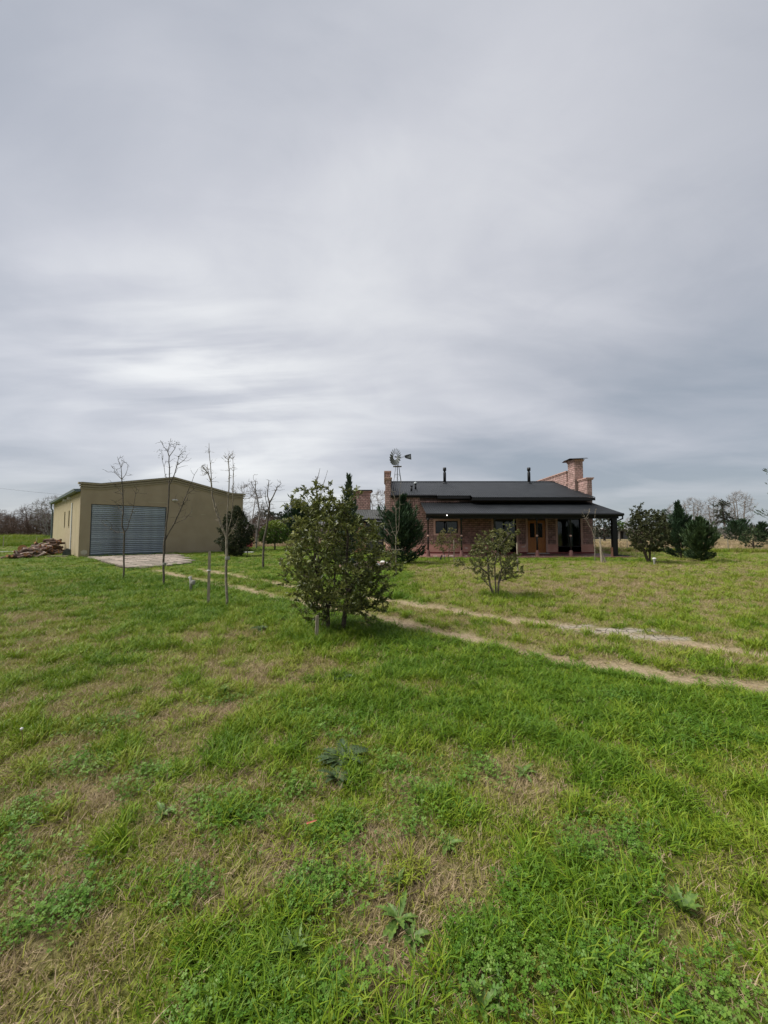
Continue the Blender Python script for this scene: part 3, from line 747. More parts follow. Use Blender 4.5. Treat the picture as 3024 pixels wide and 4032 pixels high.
    for (ya, za), (yb, zb) in zip(P, P[1:]):
        m.quad((cx0 - .32, ya, za - .02), (cx1 + .28, ya, za + .03), (cx1 + .28, yb, zb + .03), (cx0 - .32, yb, zb - .02))
        m.quad((cx0 - .32, ya, za - .035), (cx0 - .32, yb, zb - .035), (cx1 + .28, yb, zb + .015), (cx1 + .28, ya, za + .015))
    m.build('chimney_cowl', MT['black'], ch)
    for xx in (cx0 + .1, cx1 - .14):
        MB().box(xx, xx + .04, cy0 + .05, cy0 + .09, cz + .15, cz + .20).build('cowl_leg', MT['black'], ch)
    # main roof: three eave depths at the front, plain slope behind
    RY, RZ, SL = 33.7, 6.0, .30
    x_in0, x_in1 = XL + T + .003, XR - T - .003
    cuts = [(x_in0, 3.85, 28.12), (3.85, 6.2, 27.8), (6.2, x_in1, 27.2)]
    for a, b, ey in cuts:
        m = MB(); corrugated(m, a, b, ey, RZ - SL * (RY - ey), RY, RZ); rf = m.build('roof', MT['roof'], root, True)
        ez = RZ - SL * (RY - ey)
        MB().box(a + .003, b - .003, ey + .02, ey + .06, ez - .22, ez - .03).build('fascia', MT['black'], rf)
        if a < 1:
            MB().tube([(a + .02, ey - .05, ez - .075), (b, ey - .05, ez - .085)], .075, 8).build('gutter', MT['black'], rf)
        MB().box(a + .003, b - .003, ey + .06, YF + .0, ez - .2, ez - .17).build('soffit', MT['black'], rf)
    m = MB(); corrugated(m, x_in0, x_in1, RY, RZ, YB, RZ - SL * (YB - RY)); m.build('roof', MT['roof'], root, True)
    MB().prism([Vector((x_in0, RY - .2, RZ - .03)), Vector((x_in0, RY, RZ + .06)), Vector((x_in0, RY + .2, RZ - .03)), Vector((x_in0, RY, RZ + .03))], (x_in1 - x_in0, 0, 0)).build('ridge_cap', MT['roof'], root)
    MB().box(XL + T, XR - T, YB - .3, YB, 0, 4.2).build('back_wall', MT['brick'], root)
    # flues on the roof
    def onroof(y): return RZ - SL * (RY - y)
    for px, Y in ((1751, 33.2), (2083, 33.2)):
        x = at(px, 1900, Y).x; z = onroof(Y)
        f = MB().lathe([(.125, -.2), (.125, .86), (.09, .93), (.09, 1.0), (.145, 1.04), (.145, 1.30), (.0, 1.31)], (x, Y, z), 14).build('flue', MT['black'], root, True)
        MB().lathe([(.28, -.06), (.17, .05), (.128, .06)], (x, Y, z), 12).build('flashing', MT['roof'], f)
    for px, py, Y, hh in ((1636, 1908, 30.3, .42), (1620.5, 1928, 29.6, .35)):
        x = at(px, py, Y).x; z = onroof(Y)
        f = MB().lathe([(.075, -.1), (.075, hh), (0, hh + .002)], (x, Y, z), 10).build('vent_pipe', MT['black'], root, True)
        if hh > .4: MB().lathe([(.17, hh), (.17, hh + .02), (.05, hh + .14), (0, hh + .15)], (x, Y, z), 12).build('vent_cap', MT['zinc'], f)
        else: MB().lathe([(.12, hh), (.12, hh + .03), (0, hh + .04)], (x, Y, z), 12).build('vent_cap', MT['black'], f)
    # veranda
    v = h
    VX0, VX1, VY, VZ, TY, TZ = 2.66, 15.08, 24.55, 2.80, YF - .002, 3.78
    m = MB(); corrugated(m, VX0, VX1, VY, VZ, TY, TZ); vr = m.build('veranda_roof', MT['roof'], v, True)
    MB().tube([(VX0, VY - .06, VZ - .075), (VX1 + .04, VY - .06, VZ - .085)], .085, 8).build('gutter', MT['black'], vr)
    MB().box(VX0 + .01, VX1 - .01, VY + .02, VY + .06, VZ - .21, VZ - .025).build('fascia', MT['black'], vr)
    dz = (TZ - VZ) / (TY - VY)
    for x in np.linspace(VX0 + .15, VX1 - .15, 12):
        MB().prism([Vector((x, VY + .07, VZ - .16)), Vector((x, TY, TZ - .16)), Vector((x, TY, TZ - .04)), Vector((x, VY + .07, VZ - .04))], (.07, 0, 0)).build('rafter', MT['black'], vr)
    m = MB(); m.prism([Vector((VX0 + .02, VY + .07, VZ - .035)), Vector((VX0 + .02, TY, TZ - .035)), Vector((VX0 + .02, TY, TZ - .02)), Vector((VX0 + .02, VY + .07, VZ - .02))], (VX1 - VX0 - .04, 0, 0)); m.build('ceiling_boards', MT['black'], vr)
    PY = 24.95
    MB().box(VX0 + .05, VX1 - .03, PY - .05, PY + .05, 2.46, 2.64).build('beam', MT['black'], v)
    for px in (1686, 1818, 1950, 2116, 2249):
        x = at(px, 2190, PY).x
        p = MB().lathe([(.055, .36), (.055, 1.28), (.045, 1.30), (.04, 1.42), (.05, 1.45), (.045, 2.30), (.09, 2.38), (.09, 2.455)], (x, PY, 0), 10).build('post', MT['black'], v, True)
        MB().lathe([(.15, .05), (.14, .1), (.10, .40), (.06, .43)], (x, PY, 0), 12).build('post_base', MT['redfloor'], p)
        MB().lathe([(.0, 1.29), (.06, 1.31), (.085, 1.36), (.06, 1.41), (0, 1.43)], (x, PY, 0), 12).build('collar', MT['pinktrim'], p, True)
    x = at(2419, 2190, PY).x
    p = MB().box(x - .11, x + .11, PY - .11, PY + .11, .04, 2.32).box(x - .16, x + .16, PY - .16, PY + .16, 2.321, 2.458).build('corner_post', MT['black'], v)
    MB().box(x - .16, x - .115, PY - .08, PY + .1, .04, .62).build('rusty_guard', MT['brown_board'], p)
    MB().tube([(VX1 - .02, VY - .04, 2.70), (VX1 - .02, VY - .04, 2.45), (x + .17, PY - .06, 2.28), (x + .17, PY - .06, .12)], .05, 8).build('downpipe', MT['black'], v)
    MB().tube([(x + .17, PY - .06, .10), (x + .85, PY - .15, .07)], .05, 8).build('drain_spout', MT['black'], v)
    # floor slab and lit ceiling lamp
    fl = MB().box(2.3, 15.75, 24.42, YF - .06, -.1, FL).build('floor_slab', MT['redfloor'], v)
    lp = at(1760, 2029, 24.38)
    la = MB().lathe([(.0, -.03), (.025, -.025), (.036, 0), (.025, .022), (0, .026)], lp, 12).build('ceiling_lamp', MT['lamp'], v, True)
    MB().tube([lp + Vector((0, .0, .0)), lp + Vector((0, .22, .0))], .012, 6).build('lamp_stem', MT['black'], la)
    # lean-to on the left and its wide barbecue chimney
    l = h
    m = MB(); corrugated(m, -3.4, XL - .03, 30.4, 2.66, 34.6, 3.62); m.build('lean_to_roof', MT['grey_sheet'], l, True)
    m = MB(); m.prism([Vector((-3.4, 30.38, 2.56)), Vector((-3.4, 34.6, 3.56)), Vector((-3.4, 34.6, 3.44)), Vector((-3.4, 30.38, 2.44))], (.06, 0, 0)); m.build('rake_board', MT['black'], l)
    MB().box(-3.4, XL - .03, 30.34, 30.40, 2.46, 2.66).build('fascia', MT['black'], l)
    MB().box(-1.30, -.03, 30.6, 30.66, .05, 2.45).build('grey_screen', MT['grey_sheet'], l)
    for x in (-3.3, -1.42, -.14): MB().box(x, x + .09, 30.5, 30.6, 0, 2.45).build('post', MT['black'], l)
    MB().box(-3.2, -1.44, 30.62, 30.68, .05, 2.3).build('board_screen', MT['brown_board'], l)
    MB().box(-1.3, -.03, 30.56, 30.6, .85, .93).build('rail', MT['post_wood'], l)
    bx0, bx1, by0, by1, bz = -2.82, -1.24, 34.8, 35.9, 5.2
    bc = MB().box(bx0, bx1, by0, by1, 0, bz).build('barbecue_chimney', MT['mortar'], l)
    bricks([(bx0, bx1, 2.9, bz - .3)], by0, bc, rnd, soldier=[(bx0, bx1, bz - .3, bz)], material='brick_pale')
    MB().box(bx0 - .1, bx1 + .1, by0 - .1, by1 + .1, bz, bz + .1).build('coping', MT['pinktrim'], bc)
    MB().box(bx0 - .2, bx1 + .2, by0 - .2, by1 + .2, bz + .103, bz + .2).build('cap_slab', MT['black'], bc)
    for c in h.children: c.matrix_parent_inverse = Matrix.Translation(-o)
build_house()

# ------------------------------------------------------------------ plants
def leaf_mesh(name, base, dirs, lens, wid, m, rng, fold=.25, droop=.15):
    """one folded four-point blade for every base/direction"""
    base = np.asarray(base); d = np.asarray(dirs); d = d / np.linalg.norm(d, axis=1, keepdims=True)
    n = len(base); r = rng.normal(size=(n, 3)); s = np.cross(d, r); s /= np.linalg.norm(s, axis=1, keepdims=True) + 1e-9
    u = np.cross(s, d); L = np.asarray(lens)[:, None]; w = (np.asarray(wid) * np.ones(n))[:, None]
    mid = base + d * L * .5
    v = np.stack([base, mid + s * w * .5 + u * w * fold, base + d * L - np.array([0, 0, 1]) * L * droop, mid - s * w * .5 + u * w * fold], 1).reshape(-1, 3)
    i = np.arange(n)[:, None] * 4
    f = np.concatenate([i + [0, 1, 2], i + [0, 2, 3]], 0)
    return npmesh(name, v, f, m)
def edge_tubes(name, nodes, par, rad, m, n=4):
    """tapered tubes along every tree edge"""
    nodes = np.asarray(nodes); par = np.asarray(par); k = np.where(par >= 0)[0]
    a = nodes[par[k]]; b = nodes[k]; ra = np.minimum(rad[par[k]], rad[k] * 1.6); rb = rad[k]
    t = b - a; t /= np.linalg.norm(t, axis=1, keepdims=True) + 1e-9
    ref = np.where(np.abs(t[:, 2:3]) > .9, np.array([[1., 0, 0]]), np.array([[0., 0, 1]]))
    u = np.cross(t, ref); u /= np.linalg.norm(u, axis=1, keepdims=True); w = np.cross(t, u)
    an = np.arange(n) * 2 * np.pi / n
    ring = np.cos(an)[None, :, None] * u[:, None] + np.sin(an)[None, :, None] * w[:, None]
    va = a[:, None] - t[:, None] * (ra * .3)[:, None, None] + ring * ra[:, None, None]; vb = b[:, None] + ring * rb[:, None, None]
    v = np.concatenate([va, vb], 1).reshape(-1, 3); i = np.arange(len(k))[:, None] * 2 * n
    f = np.concatenate([i + [q, (q + 1) % n, n + (q + 1) % n, n + q] for q in range(n)], 0)
    me = npmesh(name, v, f, m); me.polygons.foreach_set('use_smooth', np.ones(len(me.polygons), bool)); return me
def skeleton(stems, tips, rng, lift=.25, steps=3, wig=.03, zpen=1.6):
    """stems: polylines of points; every tip is joined to the closest lower node by a bent twig"""
    nodes = []; par = []
    for st in stems:
        p = -1
        for k, q in enumerate(st):
            if k == 0:
                hit = [i for i, nd in enumerate(nodes) if (Vector(nd) - Vector(q)).length < 1e-4]
                if hit: p = hit[0]; continue
            nodes.append(tuple(q)); par.append(p); p = len(nodes) - 1
    tips = np.asarray(tips, float); tipid = []
    if len(tips):
        N0 = np.array(nodes); order = np.argsort([np.min(np.linalg.norm(N0 - t, axis=1)) for t in tips])
        buf = np.zeros((len(nodes) + len(tips) * steps, 3)); buf[:len(nodes)] = N0; cnt = len(nodes)
        for ti in order:
            t = tips[ti]; P = buf[:cnt]
            dv = t - P; cost = np.linalg.norm(dv, axis=1) + np.maximum(-dv[:, 2], 0) * zpen + (P[:, 2] < .02) * 5
            j = int(np.argmin(cost)); a = P[j].copy(); prev = j; L = np.linalg.norm(t - a)
            for s in range(1, steps + 1):
                q = a + (t - a) * s / steps
                if s < steps:
                    f = s / steps; q = q - np.array([0, 0, 1]) * L * lift * f * (1 - f) + rng.normal(size=3) * wig * L
                buf[cnt] = q; par.append(prev); prev = cnt; cnt += 1
            tipid.append(prev)
        nodes = buf[:cnt]
    return np.array(nodes), np.array(par), tipid
def radii(nodes, par, r0, expo=.5, rmin=.002):
    cnt = np.zeros(len(nodes)); ch = np.zeros(len(nodes), int)
    for i in range(len(nodes)):
        if par[i] >= 0: ch[par[i]] += 1
    for i in range(len(nodes) - 1, -1, -1):
        if ch[i] == 0: cnt[i] = max(cnt[i], 1)
        if par[i] >= 0: cnt[par[i]] += cnt[i]
    root = cnt.max(); return np.maximum(r0 * (cnt / root) ** expo, rmin)
def crown_pts(n, prof, rng, shell=.55, lump=.25, lean=(0, 0), flat=1.0):
    """points inside a body of revolution prof [(z, r)], denser near the skin, with lumpy outline and gaps"""
    zs = np.array([p[0] for p in prof]); rs = np.array([p[1] for p in prof]); out = []
    ph = rng.uniform(0, 6.28, 6)
    while len(out) < n:
        z = rng.uniform(zs[0], zs[-1]); r = np.interp(z, zs, rs)
        if rng.random() > (r / rs.max()) ** .8: continue
        a = rng.uniform(0, 2 * np.pi)
        lum = 1 + lump * (np.sin(3 * a + ph[0] + z * 2.3) * .5 + np.sin(5 * a + ph[1] - z * 4.1) * .35 + np.sin(2 * a + ph[2] + z * 7) * .3)
        q = rng.random() ** (1 - shell) if shell < 1 else 1
        q = max(q, rng.random() ** .5)
        rr = r * q * lum
        out.append((rr * np.cos(a) + lean[0] * z, rr * np.sin(a) * flat + lean[1] * z, z))
    return np.array(out)
def leafy(name, label, cat, base, prof, r0, tips, nleaf, ll, lw, lm, bm, seed, stems=None, group=None, shell=.5, lump=.3, lean=(0, 0), spread=.9, extra=None, whorl=.1, cut=0, tipm=None, off=0):
    rng = np.random.default_rng(seed); t = empty(name, (base[0], base[1], gz(base[0], base[1]) - .01), label=label, cat=cat, group=group)
    P = crown_pts(tips, prof, rng, shell, lump, lean)
    P[:, 0] += off
    if cut:   # open gaps through the crown
        g = fbm(P[:, 0] * 1 + 5 + P[:, 1], P[:, 2] + 3, 2.2, seed, 2); P = P[g > np.quantile(g, cut)]
    if extra is not None: P = np.concatenate([P, np.array(extra)])
    if stems is None:
        h = prof[0][0] + (prof[-1][0] - prof[0][0]) * .35
        stems = [[(0, 0, -.03), (rng.normal() * .02, rng.normal() * .02, h * .5), (rng.normal() * .04 + lean[0] * h, rng.normal() * .04, h)]]
    nodes, par, tid = skeleton(stems, P, rng)
    rad = radii(nodes, par, r0, .48, .0022)
    link('trunk', edge_tubes('trunk', nodes, par, rad, bm, 5), t)
    tid = np.array(tid); tipP = nodes[tid]; tipD = nodes[tid] - nodes[par[tid]]; tipD /= np.linalg.norm(tipD, axis=1, keepdims=True) + 1e-9
    b = np.repeat(tipP, nleaf, 0); d = np.repeat(tipD, nleaf, 0)
    b = b - d * (rng.random((len(b), 1)) * whorl)
    d = d * .55 + rng.normal(size=b.shape) * spread * .55 + np.array([0, 0, .12])
    me = leaf_mesh('crown', b, d, ll * rng.uniform(.65, 1.25, len(b)), lw * rng.uniform(.75, 1.2, len(b)), lm, rng)
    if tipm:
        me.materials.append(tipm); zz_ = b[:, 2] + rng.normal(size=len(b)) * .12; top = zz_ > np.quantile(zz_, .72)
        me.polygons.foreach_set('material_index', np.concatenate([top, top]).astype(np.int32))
    link('crown', me, t)
    return t
def cypress(name, label, base, hgt, rad, lm, seed, z0=.04, nb=90, el=.16, group=None, up=1.0, tip=1.0, prof=None, cat='conifer', nsp=9, trunk=.05, leanx=0):
    rng = np.random.default_rng(seed); t = empty(name, (base[0], base[1], gz(base[0], base[1]) - .01), label=label, cat=cat, group=group)
    stem = [(rng.normal() * .015 * k + leanx * hgt * (k / 8) ** 2, rng.normal() * .015 * k, hgt * .97 * k / 8 - (.03 if k == 0 else 0)) for k in range(9)]
    mb = MB(); mb.tube(stem, [trunk * (1 - k / 8.6) for k in range(9)], 6)
    prof = prof or [(0, .55), (.12, .85), (.28, 1.0), (.5, .78), (.7, .45), (.85, .2), (1, .03)]
    pz = [p[0] for p in prof]; pr = [p[1] for p in prof]
    B = []; D = []; Ls = []
    for k in range(nb):
        f = (k + rng.random()) / nb; f = f ** .85; z = z0 + (hgt - z0) * f
        a = k * 2.39996 + rng.normal() * .35; L = rad * np.interp(f, pz, pr) * rng.choice([.62, .8, .92, 1.0, 1.22], p=[.15, .25, .3, .2, .1])
        ang = R(rng.uniform(-14, 10) if f < .13 else rng.uniform(10, 36) + 28 * f) * up
        kk = min(int(z / hgt * 8), 7); s0 = Vector(stem[kk]).lerp(Vector(stem[kk + 1]), z / hgt * 8 - kk if z < hgt else 1)
        s0.z = z
        out = Vector((math.cos(a), math.sin(a), 0)); pts = []
        for q in range(6):
            u = q / 5; pts.append(s0 + out * (L * (u - .12 * u * u)) + Vector((0, 0, L * (math.tan(ang) * u * .75 + .28 * u * u))))
        mb.tube(pts, [max(.018 * L * (1 - q / 5.3), .003) for q in range(6)], 3, False)
        n = max(3, int(nsp * L / max(rad, .3) + 3)); side = out.cross(Vector((0, 0, 1)))
        for q in range(n):
            u = .18 + .85 * (q + rng.random()) / n; u = min(u, 1)
            i = min(int(u * 5), 4); p = pts[i].lerp(pts[i + 1], u * 5 - i); td = (pts[min(i + 1, 5)] - pts[i]).normalized()
            for c in range(8):
                sgn = rng.choice([-1, 1]); dd = td * rng.uniform(.5, 1.1) + side * sgn * rng.uniform(.1, .8) + Vector((0, 0, rng.uniform(-.12, .55)))
                off = Vector(rng.normal(size=3) * .05 * max(L, .25))
                B.append(p + off); D.append(dd); Ls.append(el * rng.uniform(.5, 1.2) * (1.15 if u > .85 else 1))
    # leader sprays
    for q in range(26):
        u = rng.uniform(.82, 1.0); a = rng.uniform(0, 6.28); p = Vector(stem[7]).lerp(Vector(stem[8]), (u - .82) / .18)
        B.append(p); D.append(Vector((math.cos(a) * .5, math.sin(a) * .5, 1.0 * tip))); Ls.append(el * rng.uniform(.7, 1.3))
    mb.build('trunk', MT['bark_dark'], t)
    link('crown', leaf_mesh('crown', np.array([tuple(b) for b in B]), np.array([tuple(d) for d in D]), Ls, np.array(Ls) * .22, lm, rng, .15, -.12), t)
    return t
def sapling(name, label, base, Y, trunk, branches, r0, bm, seed, twig=(.05, .12), tw=10, leaves=None, cat='sapling', px2=None, upt=.6, group=None):
    """stems drawn as photo-pixel polylines standing at depth Y, given their own depth spread"""
    rng = np.random.default_rng(seed); t = empty(name, (base.x, base.y, gz(base.x, base.y) - .01), label=label, cat=cat, group=group); o = Vector((base.x, base.y, 0))
    def line(pl, y0, dy):
        out = []
        for k, (u, v) in enumerate(pl): out.append(at(u, v, Y + y0 + dy * k / max(1, len(pl) - 1)) - o)
        return out
    tr = line(trunk, 0, 0); tr[0] = Vector((0, 0, -.03))
    stems = [tr]; allp = list(tr)
    for br in branches:
        dy = rng.uniform(-.35, .35) * .6; l = line(br, 0, dy)
        n = min(allp, key=lambda q: (q - l[0]).length); l[0] = n.copy() if hasattr(n, 'copy') else n
        # join at the nearest point of what stands already
        stems.append(l); allp += l
    # subdivide
    st2 = []
    for s in stems:
        q = [s[0]]
        for a, b in zip(s, s[1:]):
            k = max(1, int((b - a).length / .16))
            for i in range(1, k + 1):
                j = Vector(rng.normal(size=3) * .006) if i < k else Vector((0, 0, 0))
                q.append(a.lerp(b, i / k) + j)
        st2.append([tuple(p) for p in q])
    tips = []
    for s in st2[1:] if len(st2) > 1 else st2:
        L = len(s)
        for k in range(tw):
            u = rng.uniform(.25, 1.0); p = Vector(s[min(int(u * (L - 1)), L - 1)]); td = (Vector(s[-1]) - Vector(s[max(0, L - 3)]))
            td = td.normalized() if td.length > 1e-5 else Vector((0, 0, 1))
            d = (td * rng.uniform(.3, .9) + Vector(rng.normal(size=3)) * .55 + Vector((0, 0, upt * .5))).normalized()
            tips.append(tuple(p + d * rng.uniform(*twig)))
    nodes, par, tid = skeleton(st2, np.array(tips), rng, .3, 2, .06)
    rad = radii(nodes, par, r0, .5, .0046 * max(.8, Y / 12))
    link('trunk', edge_tubes('trunk', nodes, par, rad, bm, 6), t)
    if leaves:
        nl, ll, lw, lm, zmin = leaves
        tp = nodes[np.array(tid)]; tp = tp[tp[:, 2] > zmin]; b = np.repeat(tp, nl, 0); d = rng.normal(size=b.shape) + [0, 0, .2]
        link('crown', leaf_mesh('crown', b, d, ll * rng.uniform(.6, 1.2, len(b)), lw, lm, rng), t)
    else:
        # finest twigs as the crown
        b = nodes[np.array(tid)]; d = b - nodes[par[np.array(tid)]] + rng.normal(size=b.shape) * .03
        link('crown', leaf_mesh('crown', b, d, rng.uniform(.05, .13, len(b)), .009 * max(.8, Y / 12), bm, rng, .3, 0), t)
    return t
# bare background trees: a few shapes reused
BARE = {}
def bare_mesh(key, hgt, rad, z0, tips, seed, bm, r0, multi=1, upright=1.0):
    rng = np.random.default_rng(seed)
    P = crown_pts(tips, [(z0, rad * .25), (z0 + (hgt - z0) * .35, rad * .8), (z0 + (hgt - z0) * .65, rad), (z0 + (hgt - z0) * .88, rad * .72), (hgt, rad * .15)], rng, .45, .3)
    stems = []
    for k in range(multi):
        a = 6.28 * k / multi + rng.random(); s = rad * (.35 if multi > 1 else .05)
        stems.append([(0, 0, -.1), (math.cos(a) * s * .3, math.sin(a) * s * .3, z0 * .6 + .05 * k), (math.cos(a) * s, math.sin(a) * s, z0 + (hgt - z0) * .3), (math.cos(a) * s * 1.4, math.sin(a) * s * 1.4, hgt * .8)])
    nodes, par, tid = skeleton(stems, P, rng, .35 * upright, 3, .05, 2.5)
    rad_ = radii(nodes, par, r0, .5, .012)
    tid = np.array(tid); b = np.repeat(nodes[tid], 7, 0); pd = np.repeat(nodes[tid] - nodes[par[tid]], 7, 0); pd /= np.linalg.norm(pd, axis=1, keepdims=True) + 1e-9
    d = pd + rng.normal(size=b.shape) * .6 + [0, 0, .35]
    cr = leaf_mesh('crown', b - pd * rng.random((len(b), 1)) * .3, d, hgt * .075 * rng.uniform(.5, 1.4, len(b)), .016 * max(1, hgt / 5), bm, rng, .3, 0)
    BARE[key] = (edge_tubes('trunk', nodes, par, rad_, bm, 3), cr)
def bare_tree(key, x, y, s, rz, name, label, group=None, cat='tree', sz=1.0):
    t = empty(name, (x, y, gz(x, y)), rz, label=label, cat=cat, group=group); t.scale = (s, s, s * sz)
    link('trunk', BARE[key][0], t); link('crown', BARE[key][1], t); return t

def place_plants():
    # --- leafy shrubs of the lawn
    b = gp(1318, 2487)
    st = [[(-.10, 0, -.03), (-.12, .02, .30), (-.20, .0, .62), (-.30, -.05, 1.0), (-.34, -.02, 1.45), (-.30, 0, 1.85)],
          [(.12, .02, -.03), (.16, .02, .32), (.20, .05, .60), (.16, .08, 1.0), (.20, .05, 1.5), (.12, .0, 1.95)],
          [(.20, .05, .60), (.38, -.1, .85), (.60, -.15, 1.1), (.75, -.1, 1.35)], [(-.20, .0, .62), (-.48, .15, .85), (-.66, .1, 1.1)],
          [(.16, .08, 1.0), (.0, .25, 1.3), (-.05, .3, 1.6), (-.1, .2, 1.9)], [(-.12, .02, .30), (.0, -.1, .7), (.02, -.12, 1.2), (-.08, -.1, 1.7)], [(-.30, -.05, 1.0), (-.1, -.4, 1.25), (.05, -.5, 1.5)], [(.20, .05, .6), (.35, .45, .9), (.4, .55, 1.2)]]
    ex = []
    rng = np.random.default_rng(3)
    for cx, cy, cz, n, s in ((-.62, -.1, 2.06, 10, .09), (-.42, .05, 2.20, 12, .10), (-.22, 0, 2.16, 10, .1), (.30, .05, 2.2, 7, .08), (.18, 0, 2.12, 8, .07), (-.72, 0, 1.12, 12, .1), (-.80, .05, .80, 9, .08), (.82, -.05, .85, 14, .12), (.66, -.1, .55, 10, .1), (-.62, 0, .52, 8, .07), (-.40, -.1, .38, 8, .08), (.92, 0, 1.15, 10, .1), (.45, -.2, .34, 12, .09), (-.2, -.3, .30, 10, .08), (.75, .1, .42, 9, .07), (-.3, 0, 2.32, 6, .05), (-.05, .05, 2.28, 5, .05), (-.75, 0, 1.75, 8, .07), (.6, 0, 1.7, 10, .09), (.98, .1, .98, 8, .06)):
        for k in range(n): ex.append((cx + rng.normal() * s, cy + rng.normal() * s * 1.4, cz + rng.normal() * s))
    leafy('laurel_shrub', 'large two-stemmed evergreen shrub with glossy olive leaves in the middle of the lawn', 'shrub', b,
          [(.32, .34), (.48, .58), (.7, .72), (1.0, .78), (1.4, .72), (1.75, .54), (1.98, .36), (2.12, .12)], .038, 1250, 13, .074, .0245, MT['leaf_laurel'], MT['bark_dark'], 21, st, shell=.30, lump=.30, lean=(-.15, 0), off=.17, extra=ex, cut=.03)
    b = gp(1950, 2345)
    st = [[(0, 0, -.03), (-.12, 0, .25), (-.15, .03, .55), (-.4, 0, .75)], [(0.03, 0, -.03), (.02, .05, .4), (.0, 0, .8), (.1, 0, 1.2), (.38, 0, 1.55)], [(.06, 0, -.03), (.10, .02, .35), (.16, -.05, .7), (.1, .1, 1.2)], [(-.15, .03, .55), (-.18, 0, 1.0), (-.28, .1, 1.3)]]
    ex = [(-.85 + rng.normal() * .1, rng.normal() * .06, .82 + rng.normal() * .035) for k in range(12)] + [(.48 + rng.normal() * .1, rng.normal() * .1, 1.58 + rng.normal() * .12) for k in range(18)]
    leafy('laurel_shrub', 'small open evergreen shrub with pale olive leaves in front of the veranda', 'shrub', b,
          [(.42, .45), (.65, .62), (.95, .62), (1.25, .52), (1.5, .42), (1.66, .2)], .026, 430, 10, .078, .027, MT['leaf_olive'], MT['bark'], 22, st, shell=.5, lump=.3, extra=ex, cut=.12)
    b = gp(1752, 2210)
    st = [[(0, 0, -.03), (-.05, 0, .4), (-.2, 0, .9), (-.3, 0, 1.2)], [(.2, 0, -.03), (.22, 0, .5), (.3, 0, 1.0), (.3, 0, 1.5)]]
    leafy('young_tree', 'thin double-stemmed young tree with yellowish leaves under the peach-framed window', 'tree', b,
          [(.55, .55), (.85, .8), (1.2, .75), (1.5, .55), (1.82, .25)], .020, 190, 9, .10, .035, MT['leaf_small'], MT['bark'], 23, st, shell=.4, lump=.35, lean=(.12, 0), cut=.15)
    b = gp(2558, 2216)
    st = [[(0, 0, -.03), (.03, 0, .5), (.1, 0, 1.0), (.15, 0, 2.0), (.15, 0, 2.5)], [(-.03, 0, -.03), (-.22, 0, .5), (-.35, 0, .9), (-.5, 0, 1.6), (-.45, 0, 2.3)], [(.1, 0, 1.0), (.5, .2, 1.5), (.6, .2, 2.0)]]
    ex = [(-.55 + rng.normal() * .16, rng.normal() * .15, 2.55 + rng.normal() * .25) for k in range(60)]
    leafy('olive_green_bush', 'rounded dull green bushy tree just right of the veranda corner post', 'tree', b,
          [(.62, .5), (.95, .88), (1.5, 1.0), (2.1, .9), (2.5, .65), (2.75, .3)], .07, 1250, 11, .10, .045, MT['leaf_bush'], MT['bark_dark'], 24, st, shell=.45, lump=.28, lean=(.02, 0), extra=ex, cut=.08)
    b = gp(1082, 2165)
    leafy('citrus_tree', 'round citrus tree with bright green crown beyond the lawn', 'tree', b,
          [(.62, .9), (1.0, 1.3), (1.6, 1.35), (2.2, 1.0), (2.7, .35)], .08, 760, 11, .15, .065, MT['leaf_citrus'], MT['bark_dark'], 25, None, shell=.6, lump=.2, tipm=MT['leaf_citrus_tip'])
    b = gp(925, 2190)
    leafy('dark_yew_bush', 'large dark evergreen bush beside the right corner of the garage', 'bush', b,
          [(.1, .4), (.5, .85), (1.2, 1.08), (1.9, 1.0), (2.5, .7), (3.0, .38), (3.35, .1)], .08, 1700, 10, .14, .042, MT['leaf_yew'], MT['bark_dark'], 26, None, shell=.55, lump=.42, spread=.7, lean=(.02, 0))
    b = gp(973, 2194)
    leafy('short_tree', 'knee-high dark round sapling in front of the red box', 'sapling', b, [(.38, .1), (.5, .22), (.62, .2), (.7, .08)], .025, 60, 9, .07, .02, MT['leaf_bush'], MT['bark_dark'], 27)
    b = gp(1105, 2231)
    leafy('sprouting_stump', 'short sprouting wooden stump in the green grass left of the large shrub', 'stump', b, [(.24, .06), (.3, .14), (.36, .12), (.42, .05)], .035, 16, 6, .07, .025, MT['leaf_bush'], MT['bark_pale'], 28)
    b = gp(1515, 2222)
    leafy('golden_shrub', 'low yellowish green shrub in the stone-edged bed', 'shrub', b, [(.05, .3), (.2, .55), (.42, .5), (.62, .2)], .02, 170, 9, .07, .02, MT['leaf_yellow'], MT['bark'], 29, shell=.5, lump=.3)
    b = gp(2968, 2173)
    leafy('round_tree', 'small dark round-crowned tree standing on the fence line at far right', 'tree', b, [(.4, .5), (.8, .85), (1.3, .8), (1.7, .55), (2.0, .2)], .06, 260, 10, .12, .045, MT['leaf_cypress_green'], MT['bark_dark'], 30, None, lump=.35)
    # --- conifers
    cypress('cypress', 'dark feathery cypress in front of the left end of the brick house', gp(1585, 2219), 3.35, 1.32, MT['leaf_cypress'], 41, nb=190, el=.2, prof=[(0, .62), (.12, .95), (.3, 1.0), (.5, .72), (.62, .42), (.8, .2), (1, .03)], nsp=13)
    b = gp(1372, 2240)
    cypress('cypress', 'tall blue-green cypress tip rising behind the large shrub', b, 3.95, .72, MT['leaf_cypress_blue'], 42, nb=120, el=.17, up=1.1, nsp=12, leanx=-.01, prof=[(0, .8), (.15, 1.0), (.35, .85), (.5, .58), (.65, .36), (.8, .18), (.9, .1), (1, .03)])
